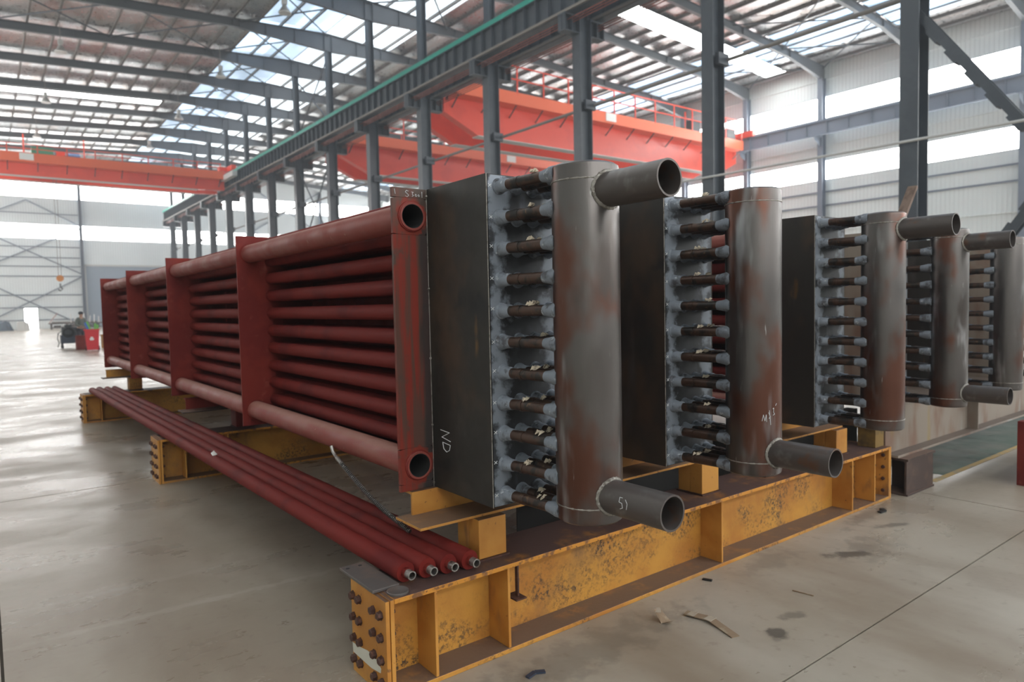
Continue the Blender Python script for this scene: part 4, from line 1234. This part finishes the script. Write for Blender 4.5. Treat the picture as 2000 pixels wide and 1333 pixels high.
jk = skin_body('jacket', [[((0, 0, .90), .145), ((0, 0, 1.08), .14), ((0, -.02, 1.25), .155), ((0, -.03, 1.38), .105)],
    [((0, -.03, 1.38), .105), ((.18, -.02, 1.345), .07), ((.24, -.06, 1.09), .056), ((.17, -.26, 1.005), .045)],
    [((0, -.03, 1.38), .105), ((-.18, -.02, 1.345), .07), ((-.25, -.06, 1.09), .056), ((-.185, -.26, 1.02), .045)]], M['cloth'], t)
skin_body('trousers', [[((0, 0, .93), .135), ((.095, 0, .84), .10), ((.10, -.01, .48), .075), ((.10, .01, .10), .062)], [((0, 0, .93), .135), ((-.095, 0, .84), .10), ((-.10, -.02, .48), .075), ((-.10, .01, .10), .062)]], M['trouser'], t)
ob('hair', MB().sphere((0, -.055, 1.625), .1, 14, 10, (1, 1.15, .85)), M['hair'], t, smooth=True)
for s in (-1, 1):
    ob('hand', MB().sphere((s * .12, -.375, 1.0), .035, 10, 8, (.8, 1.3, .6)), M['skin'], t, smooth=True)
    ob('shoe', taper(s * .10 - .045, s * .10 + .045, -.19, .07, 0, s * .10 - .04, s * .10 + .04, -.16, .06, .09), M['black'], t, bevel=.015)

# stock at the end of the hall
t = thing('steel_rack', 'long low dark rack of steel parts at the end of the hall', 'rack', (4.3, 84, 0))
for x in (.2, 1.6, 3.0, 4.4):
    for y in (0, 1.4):
        ob('leg', (lambda: MB().box(-.05, .05, -.05, .05, 0, .55)), M['brown_beam'], t, (x, y, 0), key='rkleg')
ob('table_top', MB().box(0, 4.8, -.2, 1.6, .55, .68), M['brown_beam'], t)
ob('lower_shelf', MB().box(.3, 4.7, -.1, 1.5, .14, .24), M['brown_beam'], t)
for i in range(6):
    ob('storage_box', MB().box(.4 + .7 * i, .4 + .7 * i + .6, -.05, .55, .24, .24 + .18 + .05 * (i % 3)), M['navy'] if i % 2 else M['brown_beam'], t)
for i in range(12):
    tag(ob('steel_profile', MB().box(0, random.uniform(1.5, 3.4), -.07, .07, 0, .12), M['brown_beam'] if i % 3 else M['purlin'], None, (4.4 + (i % 2) * .9 + random.uniform(0, .3), 83.9 + .145 * i, .68 + .13 * (i % 2) * 0)), '%s dark steel profile, counted from the front, lying on the low rack' % ORD[i], 'profile', 'steel profiles on the rack')
tag(ob('red_plate', MB().bar((0, 0, .68), (.75, 0, 1.7), .5, .04), M['conductor'], None, (4.25, 83.6, 0)), 'pale red plate leaning on the left end of the far rack', 'plate')
for i in range(7):
    tag(ob('white_rod', MB().cyl((0, 0, .68), (random.uniform(-.12, .12), 0, random.uniform(1.3, 1.9)), .05, n=6), M['paper'], None, (6.2 + .42 * i, 83.75, 0)), '%s white upright rod from the left on the far rack' % ORD[i], 'rod', 'white rods on the rack')
def heap(loc, sx, sy, h, m, name, label, cat, seed):
    rnd = random.Random(seed)
    n, q = 10, 6
    vs, fs = [], []
    for j in range(q + 1):
        for i in range(n + 1):
            u, v = i / n, j / q
            e = min(u, 1 - u, v, 1 - v) * 9
            z = h * min(1, e) * (.75 + .25 * rnd.random()) if e > 0 else 0
            vs.append((sx * u, sy * v, z))
    for j in range(q):
        for i in range(n):
            a = j * (n + 1) + i
            fs.append((a, a + 1, a + n + 2, a + n + 1))
    fs.append(tuple([i for i in range(n + 1)][::-1]) )
    return tag(ob(name, MB().add(vs, fs), m, None, loc), label, cat)
heap((-2.3, 84.2, 0), 3.6, 1.6, 1.05, M['tarp'], 'tarpaulin_heap', 'blue-grey tarpaulin heap at the left end of the hall', 'heap', 3)
heap((1.45, 84.0, 0), 1.2, 1.4, .95, M['crane_pale'], 'pale_bundle', 'pale grey wrapped bundle in front of the bright doorway', 'bundle', 5)
heap((-1.0, 82.3, 0), 1.1, .9, .22, M['brown_beam'], 'floor_pallet', 'low dark pallet on the floor before the tarpaulin', 'pallet', 9)
tag(ob('yellow_crate', MB().box(0, .7, 0, .6, 0, .62).box(-.03, .73, -.03, .63, .55, .62), M['yellow'], None, (3.1, 34.0, 0)), 'dull yellow crate half hidden between bin and module end', 'crate')
